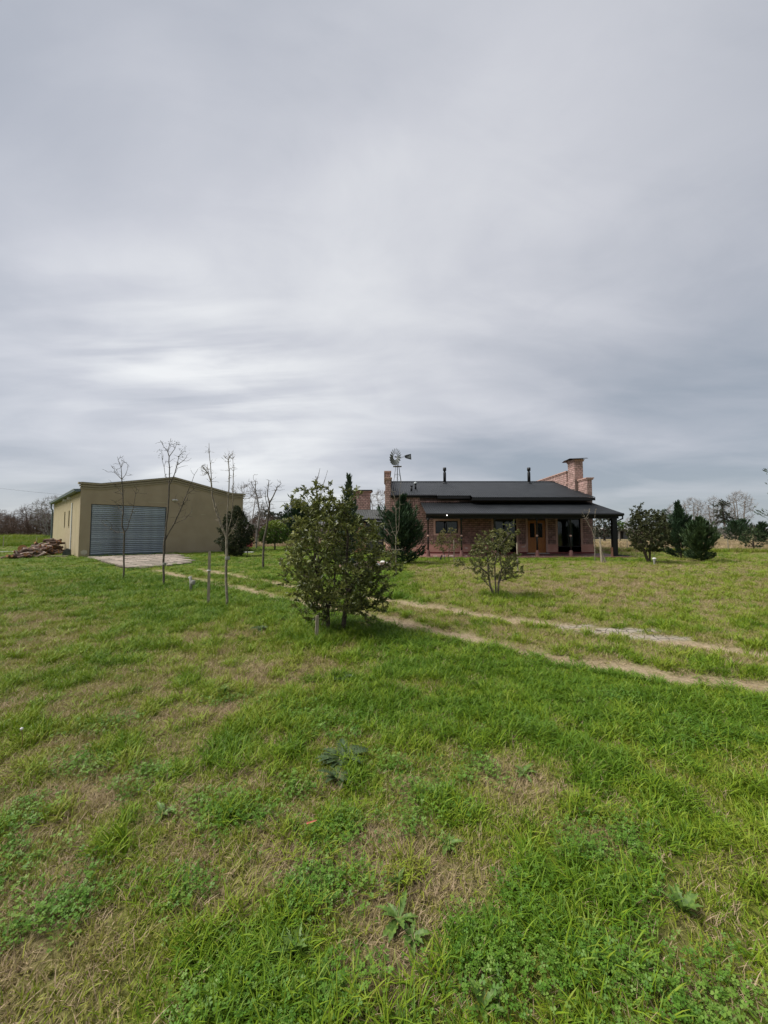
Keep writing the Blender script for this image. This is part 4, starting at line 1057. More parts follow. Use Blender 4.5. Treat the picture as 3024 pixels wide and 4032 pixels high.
    cypress('cypress', 'taller cypress of the right-hand pair with a thin pointed leader', gp(2682, 2198), 3.35, 1.05, MT['leaf_cypress'], 43, nb=150, el=.19, nsp=12, prof=[(0, .7), (.12, 1.0), (.35, .92), (.55, .6), (.72, .3), (.85, .14), (1, .03)])
    cypress('cypress', 'shorter bushy cypress at the front of the right-hand pair', gp(2762, 2211), 2.3, .92, MT['leaf_cypress_green'], 44, z0=.06, nb=150, el=.17, nsp=12)
    p = at(1180, 2150, 44.0)
    cypress('dark_conifer', 'dark broad conifer beyond the lawn right of the citrus tree', (p.x, p.y), 4.6, 2.3, MT['leaf_cypress'], 45, nb=90, el=.42, nsp=9, prof=[(0, .8), (.2, 1.0), (.5, .9), (.75, .5), (1, .08)])
    # cedar standing just outside the right edge, only its boughs reach into the picture
    cypress('cedar', 'cedar at the right edge of the picture with only bough tips showing', (15.95, 14.6), 4.0, 1.75, MT['leaf_cypress_green'], 46, z0=1.8, nb=30, el=.12, nsp=24, up=.8, prof=[(0, .85), (.2, 1.0), (.5, .8), (1, .1)], trunk=.09)
    for k, (px, py, Y, hh, rr, lab) in enumerate(((2895, 2127, 75, 3.6, 1.7, 'dark conifer in the dry field behind the small round tree, left one of two'), (2925, 2127, 78, 4.0, 1.9, 'dark conifer in the dry field behind the small round tree, right one of two'),
                                                  (2998, 2135, 60, 2.9, 1.1, 'narrow dark conifer near the right edge behind the fence'))):
        p = at(px, 2120, Y); cypress('dark_conifer', lab, (p.x, p.y), hh, rr, MT['leaf_cypress'], 50 + k, nb=60, el=.4, nsp=7, prof=[(0, .8), (.25, 1.0), (.55, .8), (.8, .4), (1, .06)])
    # --- bare saplings
    sapling('bare_sapling', 'slim bare sapling in front of the left half of the roller door', gp(486, 2280), gp(486, 2280).y,
            [(486, 2280), (488.6, 2132), (489.7, 2096)],
            [[(489.7, 2096), (481, 2070), (485, 2016), (484, 1947), (479.6, 1886), (476.7, 1839), (465, 1810)], [(489.7, 2096), (503, 2078), (521, 2013), (534, 1944), (539, 1911)], [(489.7, 2096), (454, 2092), (421, 2070), (400, 2054)],
             [(484, 1947), (470, 1930), (461, 1912)], [(479.6, 1886), (462, 1868), (447, 1857)], [(479.6, 1886), (494, 1868), (503, 1843)], [(485, 2016), (462, 1990), (455, 1985)], [(476.7, 1839), (484, 1826), (479, 1812)]], .026, MT['bark'], 61, twig=(.12, .42), tw=11)
    b = sapling('bare_sapling', 'tall bare sapling with a last tuft of leaves right of the roller door', gp(646, 2312), gp(646, 2312).y,
            [(646, 2312), (643, 2222), (647.8, 2130)],
            [[(647.8, 2130), (653, 2085), (662, 2005), (666, 1911), (667.7, 1843), (666, 1799), (660, 1778), (668, 1750), (673, 1727)], [(666, 1911), (650, 1868), (639, 1814), (637, 1781)], [(666, 1911), (687, 1868), (697, 1832), (704, 1799), (722, 1778)],
             [(660, 1778), (645, 1760), (631, 1734)], [(666, 1799), (689, 1767), (698, 1741)], [(647.8, 2130), (686, 2063), (718, 1991), (736, 1947), (756, 1897), (765, 1871), (781, 1846)], [(686, 2063), (729, 2045), (754, 2016), (756, 1998)], [(697, 1832), (722, 1815), (733, 1802)],
             [(718, 1991), (735, 1972), (742, 1950)], [(736, 1947), (760, 1930), (775, 1912)], [(718, 1991), (705, 1990), (702, 1985)]], .028, MT['bark'], 62, twig=(.08, .24), tw=8)
    rng = np.random.default_rng(9); o = Vector((b.location.x, b.location.y, 0)); P = [at(u, v, b.location.y) - o for u, v in ((715, 1775), (728, 1780), (722, 1790), (706, 1800), (710, 1785), (733, 1772), (697, 1742), (700, 1748), (634, 1795), (636, 1780), (628, 1779), (655, 1765), (673, 1742), (680, 1750))]
    P = np.repeat(np.array([tuple(q) for q in P]), 7, 0) + rng.normal(size=(98, 3)) * .045
    link('leaf_tuft', leaf_mesh('leaf_tuft', P, rng.normal(size=P.shape), rng.uniform(.03, .08, 98), .016, MT['leaf_bush'], rng), b)
    c = sapling('bare_sapling', 'pale three-pronged bare sapling with knobbly shoots beside the wooden stake', gp(893, 2390), gp(893, 2390).y,
            [(893, 2390), (890, 2259), (892.6, 2114)],
            [[(892.6, 2114), (870, 2070), (848, 2005), (836, 1951), (832, 1897), (828.6, 1825), (823, 1741)], [(832, 1897), (820, 1861), (816, 1825)], [(892.6, 2114), (868, 2050), (853, 1995), (842, 1975)], [(892.6, 2114), (894, 2023), (899, 1951), (903, 1861), (899, 1807), (879, 1790)],
             [(899, 1807), (905, 1798), (910, 1787)], [(892.6, 2114), (910, 2042), (917, 1969), (918, 1915), (916.5, 1785)], [(892.6, 2114), (921, 2078), (939, 2031)], [(820, 1861), (806, 1845), (795, 1830)]], .026, MT['bark_pale'], 63, twig=(.03, .13), tw=22)
    for t_, z_ in ((b, .62), (c, 1.0)):
        MB().lathe([(.05, 0), (.055, .02), (.055, .05), (.05, .07)], (-.01, 0, z_), 8).build('white_tie', MT['grey_cloth'], t_)
    sapling('bare_sapling', 'grey bare sapling with forked twiggy top standing beyond the track', gp(1035, 2240), gp(1035, 2240).y, [(1035, 2240), (1039, 2122), (1047, 2090), (1053, 2051), (1059, 2011), (1061, 1979)],
            [[(1061, 1979), (1053, 1951), (1056, 1915), (1059, 1891)], [(1061, 1979), (1075, 1955), (1091, 1919), (1107, 1903)], [(1053, 2051), (1042, 2010), (1035, 1987)], [(1059, 2011), (1046, 1965), (1043, 1925)]], .045, MT['bark'], 64, twig=(.1, .4), tw=16)
    p = at(1009, 2158, 38.5)
    sapling('bare_sapling', 'distant bare tree leaning left above the brown thicket right of the garage', p, 38.5, [(1009, 2158), (1011, 2098), (1023, 2027), (1015, 1971), (1005, 1931)], [[(1005, 1931), (1007, 1891)], [(1005, 1931), (991, 1903)], [(1015, 1971), (1000, 1955), (985, 1945)], [(1023, 2027), (1030, 1990)]], .09, MT['twig_grey'], 65, twig=(.2, .8), tw=18)
    p = at(1255, 2290, 12)
    sapling('bare_sapling', 'bare forked shoots sticking up behind the large shrub', p, 12, [(1255, 2296), (1252, 2150), (1250, 2030)], [[(1250, 2030), (1246, 1979), (1248, 1891), (1260, 1844)], [(1248, 1891), (1242, 1876)], [(1250, 2030), (1266, 1947), (1274, 1907), (1290, 1852)], [(1250, 2030), (1261, 1930), (1260, 1900)], [(1250, 2030), (1220, 1980), (1195, 1935)]], .028, MT['bark'], 66, twig=(.05, .16), tw=7)
    g = sapling('bare_sapling', 'pale bare sapling standing before the dark cypress at the house', gp(1560, 2265), gp(1560, 2265).y, [(1560, 2265), (1558.5, 2204), (1558.5, 2165), (1558.5, 2112)],
            [[(1558.5, 2165), (1536, 2163), (1518, 2142)], [(1558.5, 2165), (1575, 2164), (1587, 2159)], [(1558.5, 2112), (1549, 2099), (1530, 2045)], [(1558.5, 2112), (1561, 2100), (1559, 2015), (1553, 1956)], [(1558.5, 2112), (1570, 2083), (1574, 1994), (1574, 1931), (1580, 1889)], [(1553, 1956), (1540, 1925)]], .024, MT['bark_pale'], 67, twig=(.05, .14), tw=5)
    rng = np.random.default_rng(19); o = Vector((g.location.x, g.location.y, 0)); P = np.array([tuple(at(1518 + 16 * q, 2142 + 20 * q, g.location.y) - o) for q in np.linspace(0, 1, 40)]) + rng.normal(size=(40, 3)) * .02
    link('dry_leaf', leaf_mesh('dry_leaf', P, rng.normal(size=P.shape) + [0, 0, -.5], rng.uniform(.05, .09, 40), .03, mat('dead_pink_leaf', (.50, .30, .24), (.62, .42, .35), 9, .8, island=.2), rng), g)
    sapling('bare_sapling', 'thin crooked bare sapling in front of the right end of the veranda', gp(2343, 2211), gp(2343, 2211).y, [(2343, 2211), (2342, 2144)], [[(2342, 2144), (2337, 2103), (2327, 2078), (2306, 2041), (2300, 2031), (2290, 2010)], [(2342, 2144), (2343, 2090), (2342, 2041), (2343, 2021), (2347, 2002)], [(2306, 2041), (2318, 2020), (2322, 2002)]], .022, MT['bark_pale'], 68, twig=(.08, .3), tw=10)
place_plants()

def place_background():
    rnd = random.Random(12)
    bare_mesh('thicket_a', 5.6, 2.6, .3, 420, 1, MT['twig_brown'], .13, 5)
    bare_mesh('thicket_b', 4.8, 2.4, .2, 420, 2, MT['twig_brown'], .12, 6)
    bare_mesh('thicket_c', 5.2, 2.2, .3, 360, 3, MT['twig_grey'], .12, 4)
    bare_mesh('tall_a', 11, 3.0, 2.4, 330, 4, MT['twig_grey'], .26, 3)
    bare_mesh('tall_b', 10.5, 2.2, 2.2, 260, 5, MT['twig_grey'], .24, 3)
    # hedgerow left of the garage
    for k in range(42):
        r = -1.08 + .44 * (k % 14 + rnd.random()) / 14; Y = 58 + 6 * (k // 14) + rnd.uniform(-2, 2)
        bare_tree(rnd.choice(['thicket_a', 'thicket_b', 'thicket_b', 'thicket_c']), r * Y, Y, rnd.uniform(.72, 1.02), rnd.uniform(0, 6.28), 'leafless_shrub', 'brown leafless shrub in the hedgerow left of the garage', 'shrubs of the hedgerow left of the garage', 'shrub')
    p = at(200, 2100, 52); bare_tree('thicket_c', p.x, p.y, 1.1, 1.0, 'leafless_tree', 'taller leafless tree touching the garage gutter on the left', cat='tree')
    # thicket between garage and house
    for k in range(22):
        px = 930 + 480 * (k % 11 + rnd.random()) / 11; Y = 56 + 10 * (k // 11) + rnd.uniform(-3, 3)
        p = at(px, 2100, Y); bare_tree(rnd.choice(['thicket_a', 'thicket_b', 'thicket_c']), p.x, Y, rnd.uniform(.62, .95), rnd.uniform(0, 6.28), 'leafless_shrub', 'brown leafless shrub in the thicket between garage and house', 'shrubs of the thicket between garage and house', 'shrub')
    for px, Y, s in ((955, 50, 1.5), (1390, 60, 1.3), (1505, 58, 1.5)):
        p = at(px, 2100, Y); bare_tree('thicket_c', p.x, Y, s, px, 'leafless_tree', {955: 'grey leafless tree rising behind the right corner of the garage', 1390: 'leafless tree behind the barbecue chimney', 1505: 'leafless twigs showing between barbecue chimney and house gable'}[px])
    # dark rounded evergreens far behind the thicket
    for px, Y, w, hh, lab in ((1045, 85, 3.4, 6.6, 'far dark rounded evergreen left of the citrus tree'), (1098, 88, 3.2, 6.2, 'far dark rounded evergreen above the citrus tree'), (1125, 80, 2.6, 5.0, 'far grey-green evergreen right of the citrus tree')):
        p = at(px, 2100, Y); leafy('far_tree', lab, 'tree', (p.x, Y), [(1.0, w * .8), (hh * .45, w), (hh * .75, w * .8), (hh * .95, w * .4), (hh, .3)], .3, 260, 9, .5, .22, MT['leaf_far'], MT['bark_dark'], 70 + px, None, 'far evergreens', shell=.6, lump=.3)
    # right background: tall bare poplars, pine, evergreens
    for px, Y, key, s, lab in ((2655, 105, 'tall_b', .9, 'far leafless tree behind the taller cypress'), (2728, 108, 'tall_a', 1.0, 'far leafless tree just right of the taller cypress'), (2815, 110, 'tall_b', 1.12, 'far leafless tree left of the pine'),
                               (2915, 110, 'tall_a', 1.18, 'far leafless tree right of the pine, the broadest crown'), (2478, 80, 'tall_b', .45, 'small leafless tree in front of the grey shed'), (2770, 95, 'thicket_c', 1.2, 'grey leafless bush left of the tall bare trees')):
        p = at(px, 2100, Y); bare_tree(key, p.x, Y, s, px * .7, 'leafless_tree', lab)
    for k in range(16):
        px = 2480 + 560 * (k + rnd.random()) / 16; Y = 92 + rnd.uniform(-6, 8)
        p = at(px, 2100, Y); bare_tree(rnd.choice(['thicket_a', 'thicket_b', 'thicket_c']), p.x, Y, rnd.uniform(.5, .8), rnd.uniform(0, 6.28), 'leafless_shrub', 'brown leafless shrub along the far edge of the dry field', 'shrubs along the far edge of the dry field', 'shrub')
    p = at(2853, 2100, 100)
    rng = np.random.default_rng(5); ex = np.concatenate([rng.normal(size=(26, 3)) * [.75, .75, .35] + c for c in ((-.6, 0, 7.2), (.3, 0, 6.4), (1.4, .3, 5.6), (-1.2, 0, 5.8), (.9, .2, 4.6), (-.4, 0, 8.6), (-.1, 0, 9.3), (-1.6, .3, 4.4), (2.0, 0, 4.2))])
    leafy('pine', 'far pine with layered flat clumps between the bare trees', 'tree', (p.x, 100), [(4, .3), (5, .5), (8, .4), (9, .2)], .22, 20, 10, .4, .16, MT['leaf_far'], MT['bark_dark'], 91, [[(0, 0, -.1), (.1, 0, 3), (-.1, 0, 6), (-.2, 0, 9)]], extra=ex)
    p = at(2380, 2100, 68); leafy('far_tree', 'dark evergreen seen between house wall and corner post', 'tree', (p.x, 68), [(.8, 1.2), (1.8, 2.0), (3.0, 1.8), (4.0, 1.0), (4.4, .3)], .2, 260, 9, .34, .14, MT['leaf_far'], MT['bark_dark'], 92, None, lump=.4, cut=.1)
    p = at(2441, 2100, 78); leafy('far_tree', 'small round-topped tree in front of the grey shed right of the corner post', 'tree', (p.x, 78), [(2.2, .5), (2.8, 1.0), (3.4, .9), (3.8, .3)], .12, 80, 9, .3, .14, MT['leaf_citrus'], MT['bark_dark'], 93)
    p = at(2612, 2100, 60); leafy('far_tree', 'blue-green evergreen peeping out behind the bushy tree at right', 'tree', (p.x, 60), [(.8, 1.4), (2, 1.9), (4.0, 1.4), (5.2, .4)], .2, 240, 9, .34, .1, MT['leaf_cypress_blue'], MT['bark_dark'], 94)
    # far dark wood on the horizon (reads as one mass)
    mb = MB(); rng = np.random.default_rng(8)
    B = np.stack([rng.uniform(-420, 420, 9000), rng.uniform(250, 330, 9000), rng.uniform(0, 1, 9000)], -1); B[:, 2] = B[:, 2] * (3.0 + 3.2 * fbm(B[:, 0], B[:, 1] * 0, .03, 77)); D = rng.normal(size=B.shape) + [0, 0, .4]
    tag(link('distant_wood', leaf_mesh('distant_wood', B, D, rng.uniform(1.5, 3.4, 9000), 1.3, MT['leaf_far'], rng)), 'low dark wood along the horizon', kind='stuff')
    # grey shed
    p = at(2420, 2100, 96); s = empty('grey_shed', (p.x, 96, 0), 0, label='long low grey shed with porch posts far behind the corner post', cat='shed')
    MB().box(-6.5, 4.6, 1.6, 4.5, 0, 2.25).build('wall', MT['grey_wall'], s)
    MB().prism([Vector((-6.9, -.5, 2.2)), Vector((-6.9, 4.8, 2.75)), Vector((-6.9, 4.8, 2.87)), Vector((-6.9, -.5, 2.32))], (11.9, 0, 0)).build('roof', MT['far_roof'], s)
    for x in (-6.6, -4.0, .9, 4.4): MB().box(x, x + .3, -.3, 0, 0, 2.22).build('porch_post', MT['concrete'], s)
    for x, w in ((-2.6, 1.3), (1.9, 1.2)):
        d = MB().box(x, x + w, 1.56, 1.6, .9 if x < 0 else .1, 1.9).build('window', MT['dark_glass'], s); MB().box(x - .06, x + w + .06, 1.53, 1.56, .84 if x < 0 else .04, .9 if x < 0 else .1).build('sill', MT['concrete'], d)
place_background()

def build_windmill():
    Y = 62.0; hub = at(1556, 1800, Y); cx = at(1564.5, 1800, Y).x; hz = hub.z
    w = empty('wind_pump', (cx, Y, 0), 0, label='galvanised steel wind pump with bladed wheel and tail vane rising behind the roof', cat='windmill')
    tz = hz - .5
    for sx in (-1, 1):
        for sy in (-1, 1): MB().tube([(sx * 1.95, sy * 1.95, 0), (sx * .10, sy * .10, tz)], [.05, .032], 5).build('tower_leg', MT['zinc_dark'], w)
    def half(z): return 1.95 + (.10 - 1.95) * z / tz
    for z in (2.5, 5.0, 7.3, 9.3, 10.9):
        h = half(z); m = MB()
        for a, b in (((-h, -h), (h, -h)), ((h, -h), (h, h)), ((h, h), (-h, h)), ((-h, h), (-h, -h))): m.tube([(*a, z), (*b, z)], .022, 4)
        m.build('tower_girt', MT['zinc_dark'], w)
    m = MB()
    for za, zb in ((2.5, 5.0), (5.0, 7.3), (7.3, 9.3), (9.3, 10.9)):
        a, b = half(za), half(zb)
        for s in (-1, 1): m.tube([(-a, s * a, za), (b, s * b, zb)], .008, 3).tube([(a, s * a, za), (-b, s * b, zb)], .008, 3)
    m.build('bracing', MT['zinc_dark'], w)
    MB().tube([(0, 0, .2), (0, 0, hz + .1)], .055, 8).build('pump_rod', MT['zinc_dark'], w)
    pz = at(1564, 1837, Y).z
    MB().box(-.68, .68, -.5, .5, pz - .03, pz + .02).build('platform', MT['zinc_dark'], w)
    # head: axis points towards the viewer's left
    A = Vector((-.78, -.62, 0)).normalized(); U = Vector((0, 0, 1)); S = A.cross(U).normalized()
    head = Vector((0, 0, hz)); c = head + A * .42
    MB().tube([head - A * .35, c + A * .12], [.12, .09], 8).build('gearbox', MT['zinc_dark'], w)
    wh = empty('wheel', c); wh.parent = w
    n = 18; r0, r1 = .50, 1.36
    def P(a, r, d=0): return S * math.cos(a) * r + U * math.sin(a) * r + A * d
    m = MB(); k = 5
    for j in range(k):
        u0 = -.5 + j / k; u1 = u0 + 1 / k
        def q(r, u):
            wd = (.135 if r < .6 else .245); t = u * 2
            return S * r + U * (u * 2 * wd * .86) + A * (u * 2 * wd * .55 + .05 * (1 - t * t))
        m.quad(q(r0, u0), q(r1, u0), q(r1, u1), q(r0, u1))
    bm = m.mesh('blade', MT['blade'], True)
    for i in range(n):
        o = link('blade', bm, wh); a = 2 * math.pi * i / n
        o.rotation_mode = 'QUATERNION'; o.rotation_quaternion = Matrix.Rotation(a, 4, A).to_quaternion()
    for r in (.62, 1.16):
        m = MB(); m.tube([P(2 * math.pi * i / 36, r, -.06) for i in range(37)], .014, 4, False); m.build('rim', MT['zinc_dark'], wh)
    m = MB()
    for i in range(6): a = 2 * math.pi * i / 6 + .2; m.tube([P(a, .05, .05), P(a, 1.16, -.06)], .012, 4)
    m.build('spoke', MT['zinc_dark'], wh)
    # tail with flat vane
    ta = at(1576, 1802, Y) - Vector((cx, Y, 0)); tb = at(1594, 1793, Y) - Vector((cx, Y, 0)); back = Vector((0, 1, 0))
    MB().tube([(ta.x, .25, ta.z - .10), (tb.x, 1.0, tb.z - .06)], .02, 4).tube([(ta.x, .25, ta.z + .08), (tb.x, 1.0, tb.z + .05)], .02, 4).build('tail_boom', MT['zinc_dark'], w)
    v = [(1594, 1789), (1601, 1785), (1621, 1777.5), (1622.5, 1801), (1600, 1799), (1595, 1796)]
    def vp(u, q): d = at(u, q, Y) - Vector((cx, Y, 0)); return Vector((d.x, 1.0 + (u - 1594) / 28 * .95, d.z))
    vo = MB().prism([vp(*q) for q in v], (.02, -.02, 0)).build('tail_vane', MT['zinc_dark'], w)
    v2 = [(1603, 1794), (1618.5, 1782.5), (1619, 1797)]
    MB().prism([vp(*q) + Vector((.0, -.045, 0)) for q in v2], (.01, -.012, 0)).build('vane_plate', MT['zinc'], vo)
build_windmill()

def build_woodpile():
    rnd = random.Random(31); A = gp(62, 2203); B = gp(236, 2176) + Vector((-.3, -.2, 0)); ax = (B - A); L = ax.length; ax.normalize(); nrm = Vector((-ax.y, ax.x, 0))
    kinds = []
    for k in range(9):
        l = rnd.uniform(.42, .85); r = rnd.uniform(.04, .095); n = 8; pts = [Vector((rnd.gauss(0, .02) * (i in (1, 2)), rnd.gauss(0, .02) * (i in (1, 2)), -l / 2 + l * i / 3)) for i in range(4)]
        m = MB().tube(pts, [r * rnd.uniform(.85, 1.1) for _ in range(4)], n); me = m.mesh('log', MT['log_pale'] if k % 4 == 0 else MT['log_bark'], False)
        me.materials.append(MT['log_end']); f = np.zeros(len(me.polygons), np.int32); f[-2:] = 1; me.polygons.foreach_set('material_index', f); kinds.append((me, l, r))
    placed = []
    for i in range(190):
        t = rnd.betavariate(1.25, .95); wid = .55 + .45 * t; s = rnd.gauss(0, .36) * wid; hm = (.18 + .98 * t ** .9) * max(0, 1 - (s / (1.05 * wid)) ** 2)
        z = rnd.uniform(.05, max(.08, hm)); me, l, r = rnd.choice(kinds)
        p = A + ax * (t * L) + nrm * s
        o = link('log', me, None, (p.x, p.y, max(z, r * .8) + gz(p.x, p.y)))
        a = rnd.gauss(math.atan2(nrm.y, nrm.x), .75); tilt = rnd.gauss(0, .22)
        d = Vector((math.cos(a) * math.cos(tilt), math.sin(a) * math.cos(tilt), math.sin(tilt))); o.rotation_euler = d.to_track_quat('Z', 'Y').to_euler()
        tag(o, 'split log heaped in the firewood pile beside the garage', 'log', 'logs of the firewood pile')
    big = MB().tube([(0, 0, -.28), (0, 0, .28)], [.26, .25], 14).mesh('log', MT['log_bark']); big.materials.append(MT['log_end']); f = np.zeros(len(big.polygons), np.int32); f[-2:] = 1; big.polygons.foreach_set('material_index', f)
    p = gp(105, 2186); o = link('log', big, None, (p.x * .995, p.y * .985, .42)); o.rotation_euler = Vector((.5, -.8, .25)).to_track_quat('Z', 'Y').to_euler(); tag(o, 'thick round log with orange cut end in front of the firewood pile', 'log')
    for k, (q, zz, lab) in enumerate((([(140, 2155), (160, 2140), (172, 2137)], .0, 'long pale curved branch lying on top of the firewood pile'), ([(52, 2200), (70, 2185), (62, 2168)], .0, 'dark forked branch at the near end of the firewood pile'), ([(110, 2200), (140, 2182), (180, 2178), (204, 2186)], .0, 'long bent branch lying along the foot of the firewood pile'))):
        Y = (A + ax * (L * (.55, .12, .45)[k])).y - .6; P = [at(u, v, Y + .25 * i) for i, (u, v) in enumerate(q)]
        tag(MB().tube(P, [.05, .045, .035, .02][:len(P)], 6).build('branch', MT['log_pale'] if k != 1 else MT['bark_dark'], None, True), lab, 'branch')
build_woodpile()

def build_small_things():
    rnd = random.Random(4)
    # wooden stakes
    def stake(px, py, top, w, lab, Y=None, lean=0):
        p = gp(px, py); hgt = at(px, top, p.y).z; m = MB(); m.box(-w / 2, w / 2, -w / 2, w / 2, -.1, hgt * .5).box(-w / 2 + .001, w / 2 - .001, -w / 2 + .001, w / 2 - .001, hgt * .5, hgt - .015)
        m.box(-w / 2 + .006, w / 2 - .006, -w / 2 + .006, w / 2 - .006, hgt - .015, hgt)
        o = m.build('stake', MT['post_wood'], None, loc=(p.x, p.y, gz(p.x, p.y)), rz=.3); o.rotation_euler = (rnd.uniform(-.02, .02), lean, .3); return tag(o, lab, 'stake'), p, hgt
    o, p, hgt = stake(820, 2385, 2170, .052, 'weathered wooden stake beside the pale three-pronged sapling')
    MB().lathe([(.03, 0), (.042, .006), (.042, .02), (.03, .026)], (0, 0, hgt * .64), 8).build('string', MT['white_metal'], o)
    stake(1246, 2521, 2425, .045, 'wooden stake at the left foot of the large shrub', lean=.03)
    stake(1788, 2214, 2126, .035, 'thin pale stake right of the young tree by the veranda')
    stake(2039, 2253, 2138, .045, 'stake half hidden behind the small open shrub')
    # black stick leaning by the young tree
    p = gp(1732, 2208); m = MB().tube([(0, 0, 0), (.13, .05, .32)], .035, 6); tag(m.build('black_stick', MT['black'], None, loc=(p.x, p.y, 0)), 'short black stick leaning in the grass beside the young tree', 'stick')
    # standpipe wrapped in cloth
    p = gp(751, 2331); t = empty('standpipe', (p.x, p.y, gz(p.x, p.y)), label='short grey standpipe wrapped in cloth between the bare saplings', cat='standpipe')
    MB().tube([(0, 0, -.05), (.0, 0, .2), (-.02, 0, .40)], [.038, .036, .034], 8).build('post', MT['grey_cloth'], t, True)
    MB().lathe([(.038, .17), (.058, .19), (.066, .23), (.056, .28), (.04, .30)], (0, 0, 0), 9, M=Matrix.Rotation(.2, 4, 'Y')).build('cloth', MT['grey_cloth'], t, True)
    MB().tube([(-.02, 0, .37), (-.06, -.01, .37), (-.065, -.01, .345)], .012, 6).build('tap', MT['white_metal'], t)
    # garden light by the bushy tree
    p = gp(2577, 2224); t = empty('garden_light', (p.x, p.y, gz(p.x, p.y)), label='small grey garden light with white cap beside the bushy tree', cat='light')
    MB().lathe([(.03, -.05), (.035, .05), (.055, .2), (.06, .28)], (0, 0, 0), 10).build('stem', MT['grey_cloth'], t, True)
    MB().lathe([(.085, .285), (.085, .32), (.04, .35), (0, .355)], (0, 0, 0), 12).build('cap', MT['white_metal'], t)
    MB().tube([(0, 0, .35), (0, .0, .62)], .008, 5).build('rod', MT['zinc_dark'], t)
    # forked old stump stake
    p = gp(2371, 2213); t = empty('forked_stake', (p.x, p.y, 0), label='forked grey wooden prop before the right end of the veranda', cat='prop')
    MB().tube([(0, 0, -.05), (-.04, 0, .5), (-.07, 0, 1.0), (-.06, 0, 1.22)], [.075, .06, .045, .03], 7).build('stem', MT['post_wood'], t)
    MB().tube([(.16, -.05, -.05), (.06, 0, .35), (-.03, .02, .62)], [.05, .045, .035], 6).build('stem', MT['post_wood'], t)
    MB().tube([(-.06, 0, .95), (-.14, .02, 1.12)], [.03, .02], 6).build('stem', MT['post_wood'], t)
    # white stones along the veranda floor
    def stone(px, py, s, lab, grp, z=None, Y=None, tall=.6):
        p = gp(px, py) if Y is None else at(px, py, Y)
        r = np.random.default_rng(int(px * 7 + py)); m = MB(); n = 8; prof = [(.0, -.5), (.6, -.42), (.95, -.1), (.9, .2), (.5, .46), (0, .5)]
        m.lathe([(a * s, b * s * tall * 1.3) for a, b in prof], (0, 0, 0), n); m.v = [tuple(np.array(v) * (1 + r.normal() * .10)) for v in m.v]
        return tag(m.build('white_stone', MT['white_stone'], None, True, (p.x, p.y, (gz(p.x, p.y) if z is None else z) + s * tall * .5), r.uniform(0, 6)), lab, 'stone', grp)
    ORD = ['first', 'second', 'third', 'fourth', 'fifth', 'sixth', 'seventh', 'eighth', 'ninth', 'tenth', 'eleventh', 'twelfth', 'thirteenth', 'fourteenth', 'fifteenth']
    for k, px in enumerate((1709, 1716, 1749, 1772, 1781, 1826, 1836, 2097, 2106, 2140, 2148, 2247, 2307, 2411, 2423)):
        stone(px, 2193, .10, ORD[k] + ' white stone from the left along the front edge of the veranda floor', 'white stones along the veranda edge')
    # stone-edged bed behind the large shrub
    c = gp(1432, 2232); ring = empty('garden_bed_edging', (c.x, c.y, 0), label='low round brick edging of the bed behind the large shrub', cat='edging')
    bm = MB().box(-.14, .14, -.07, .07, 0, .16).mesh('brick', MT['brick_pale']); n = 30
    for i in range(n):
        a = 2 * math.pi * i / n; o = link('brick', bm, ring, (1.15 * math.cos(a), 1.0 * math.sin(a), -.02 + rnd.uniform(0, .03))); o.rotation_euler = (rnd.uniform(-.1, .1), rnd.uniform(-.1, .1), a + math.pi / 2 + rnd.uniform(-.15, .15))
    MB().lathe([(1.1, 0), (1.0, .08), (.0, .14)], (0, 0, 0), 20).build('soil', mat('bed_soil', (.06, .045, .03), (.11, .085, .06), 20, .95, .5, 40), ring)
    for k, (px, py, s) in enumerate(((1329, 2226, .10), (1340, 2222, .12), (1355, 2224, .09), (1403, 2222, .15), (1493, 2231, .13), (1499, 2240, .12), (1502, 2228, .11), (1508, 2242, .11), (1523, 2226, .13))):
        p = gp(px, py); d = Vector((p.x - c.x, p.y - c.y)); a = math.atan2(d.y / 1.0, d.x / 1.15)
        q = Vector((c.x + 1.15 * math.cos(a), c.y + math.sin(a) * 1.0, 0))
        o = stone(px, py, s, ORD[k] + ' white stone from the left on the round edging of the garden bed', 'white stones on the bed edging', z=.12, tall=.75); o.location.x = q.x; o.location.y = q.y
    # red box, pale slab beyond the yew
    p = at(976, 2150, 40.5); t = empty('red_box', (p.x, p.y, 0), .2, label='pinkish red box half hidden behind the dark bush by the garage', cat='box')
    MB().box(-.45, .42, -.3, .3, .02, .74).build('body', MT['red_plastic'], t)
    for k in range(6): MB().box(-.44 + k * .16, -.40 + k * .16, -.32, -.301, .04, .72).build('rib', MT['red_plastic'], t)
    MB().box(-.47, .44, -.33, .33, .742, .79).build('lid', MT['red_plastic'], t)
    p = gp(972, 2176); tag(MB().box(-.5, .5, -.3, .3, 0, .05).build('paving_slab', MT['white_metal'], None, loc=(p.x, p.y, .01), rz=.2), 'pale slab lying on the grass behind the knee-high sapling', 'slab')
    # pale plank at the far left
    p = gp(-20, 2175); tag(MB().box(-1.4, 1.3, -.08, .08, 0, .05).build('plank', MT['white_metal'], None, loc=(p.x + .2, p.y, .03), rz=.05), 'long pale plank lying on the grass at the left edge', 'plank')
    # dark block and boards by the garage side
    p = gp(264, 2188); tag(MB().prism([Vector((-.22, -.25, 0)), Vector((.22, -.25, 0)), Vector((.2, -.25, .42)), Vector((.0, -.25, .5)), Vector((-.2, -.25, .28))], (0, .3, 0)).build('concrete_block', MT['zinc_dark'], None, loc=(p.x, p.y, 0), rz=.5), 'dark tilted block leaning against the garage side wall', 'block')
    p = gp(228, 2193); tag(MB().box(-.55, .55, -.1, .1, 0, .06).build('board', MT['post_wood'], None, loc=(p.x, p.y, .02), rz=.25), 'short board lying between firewood pile and garage', 'board')
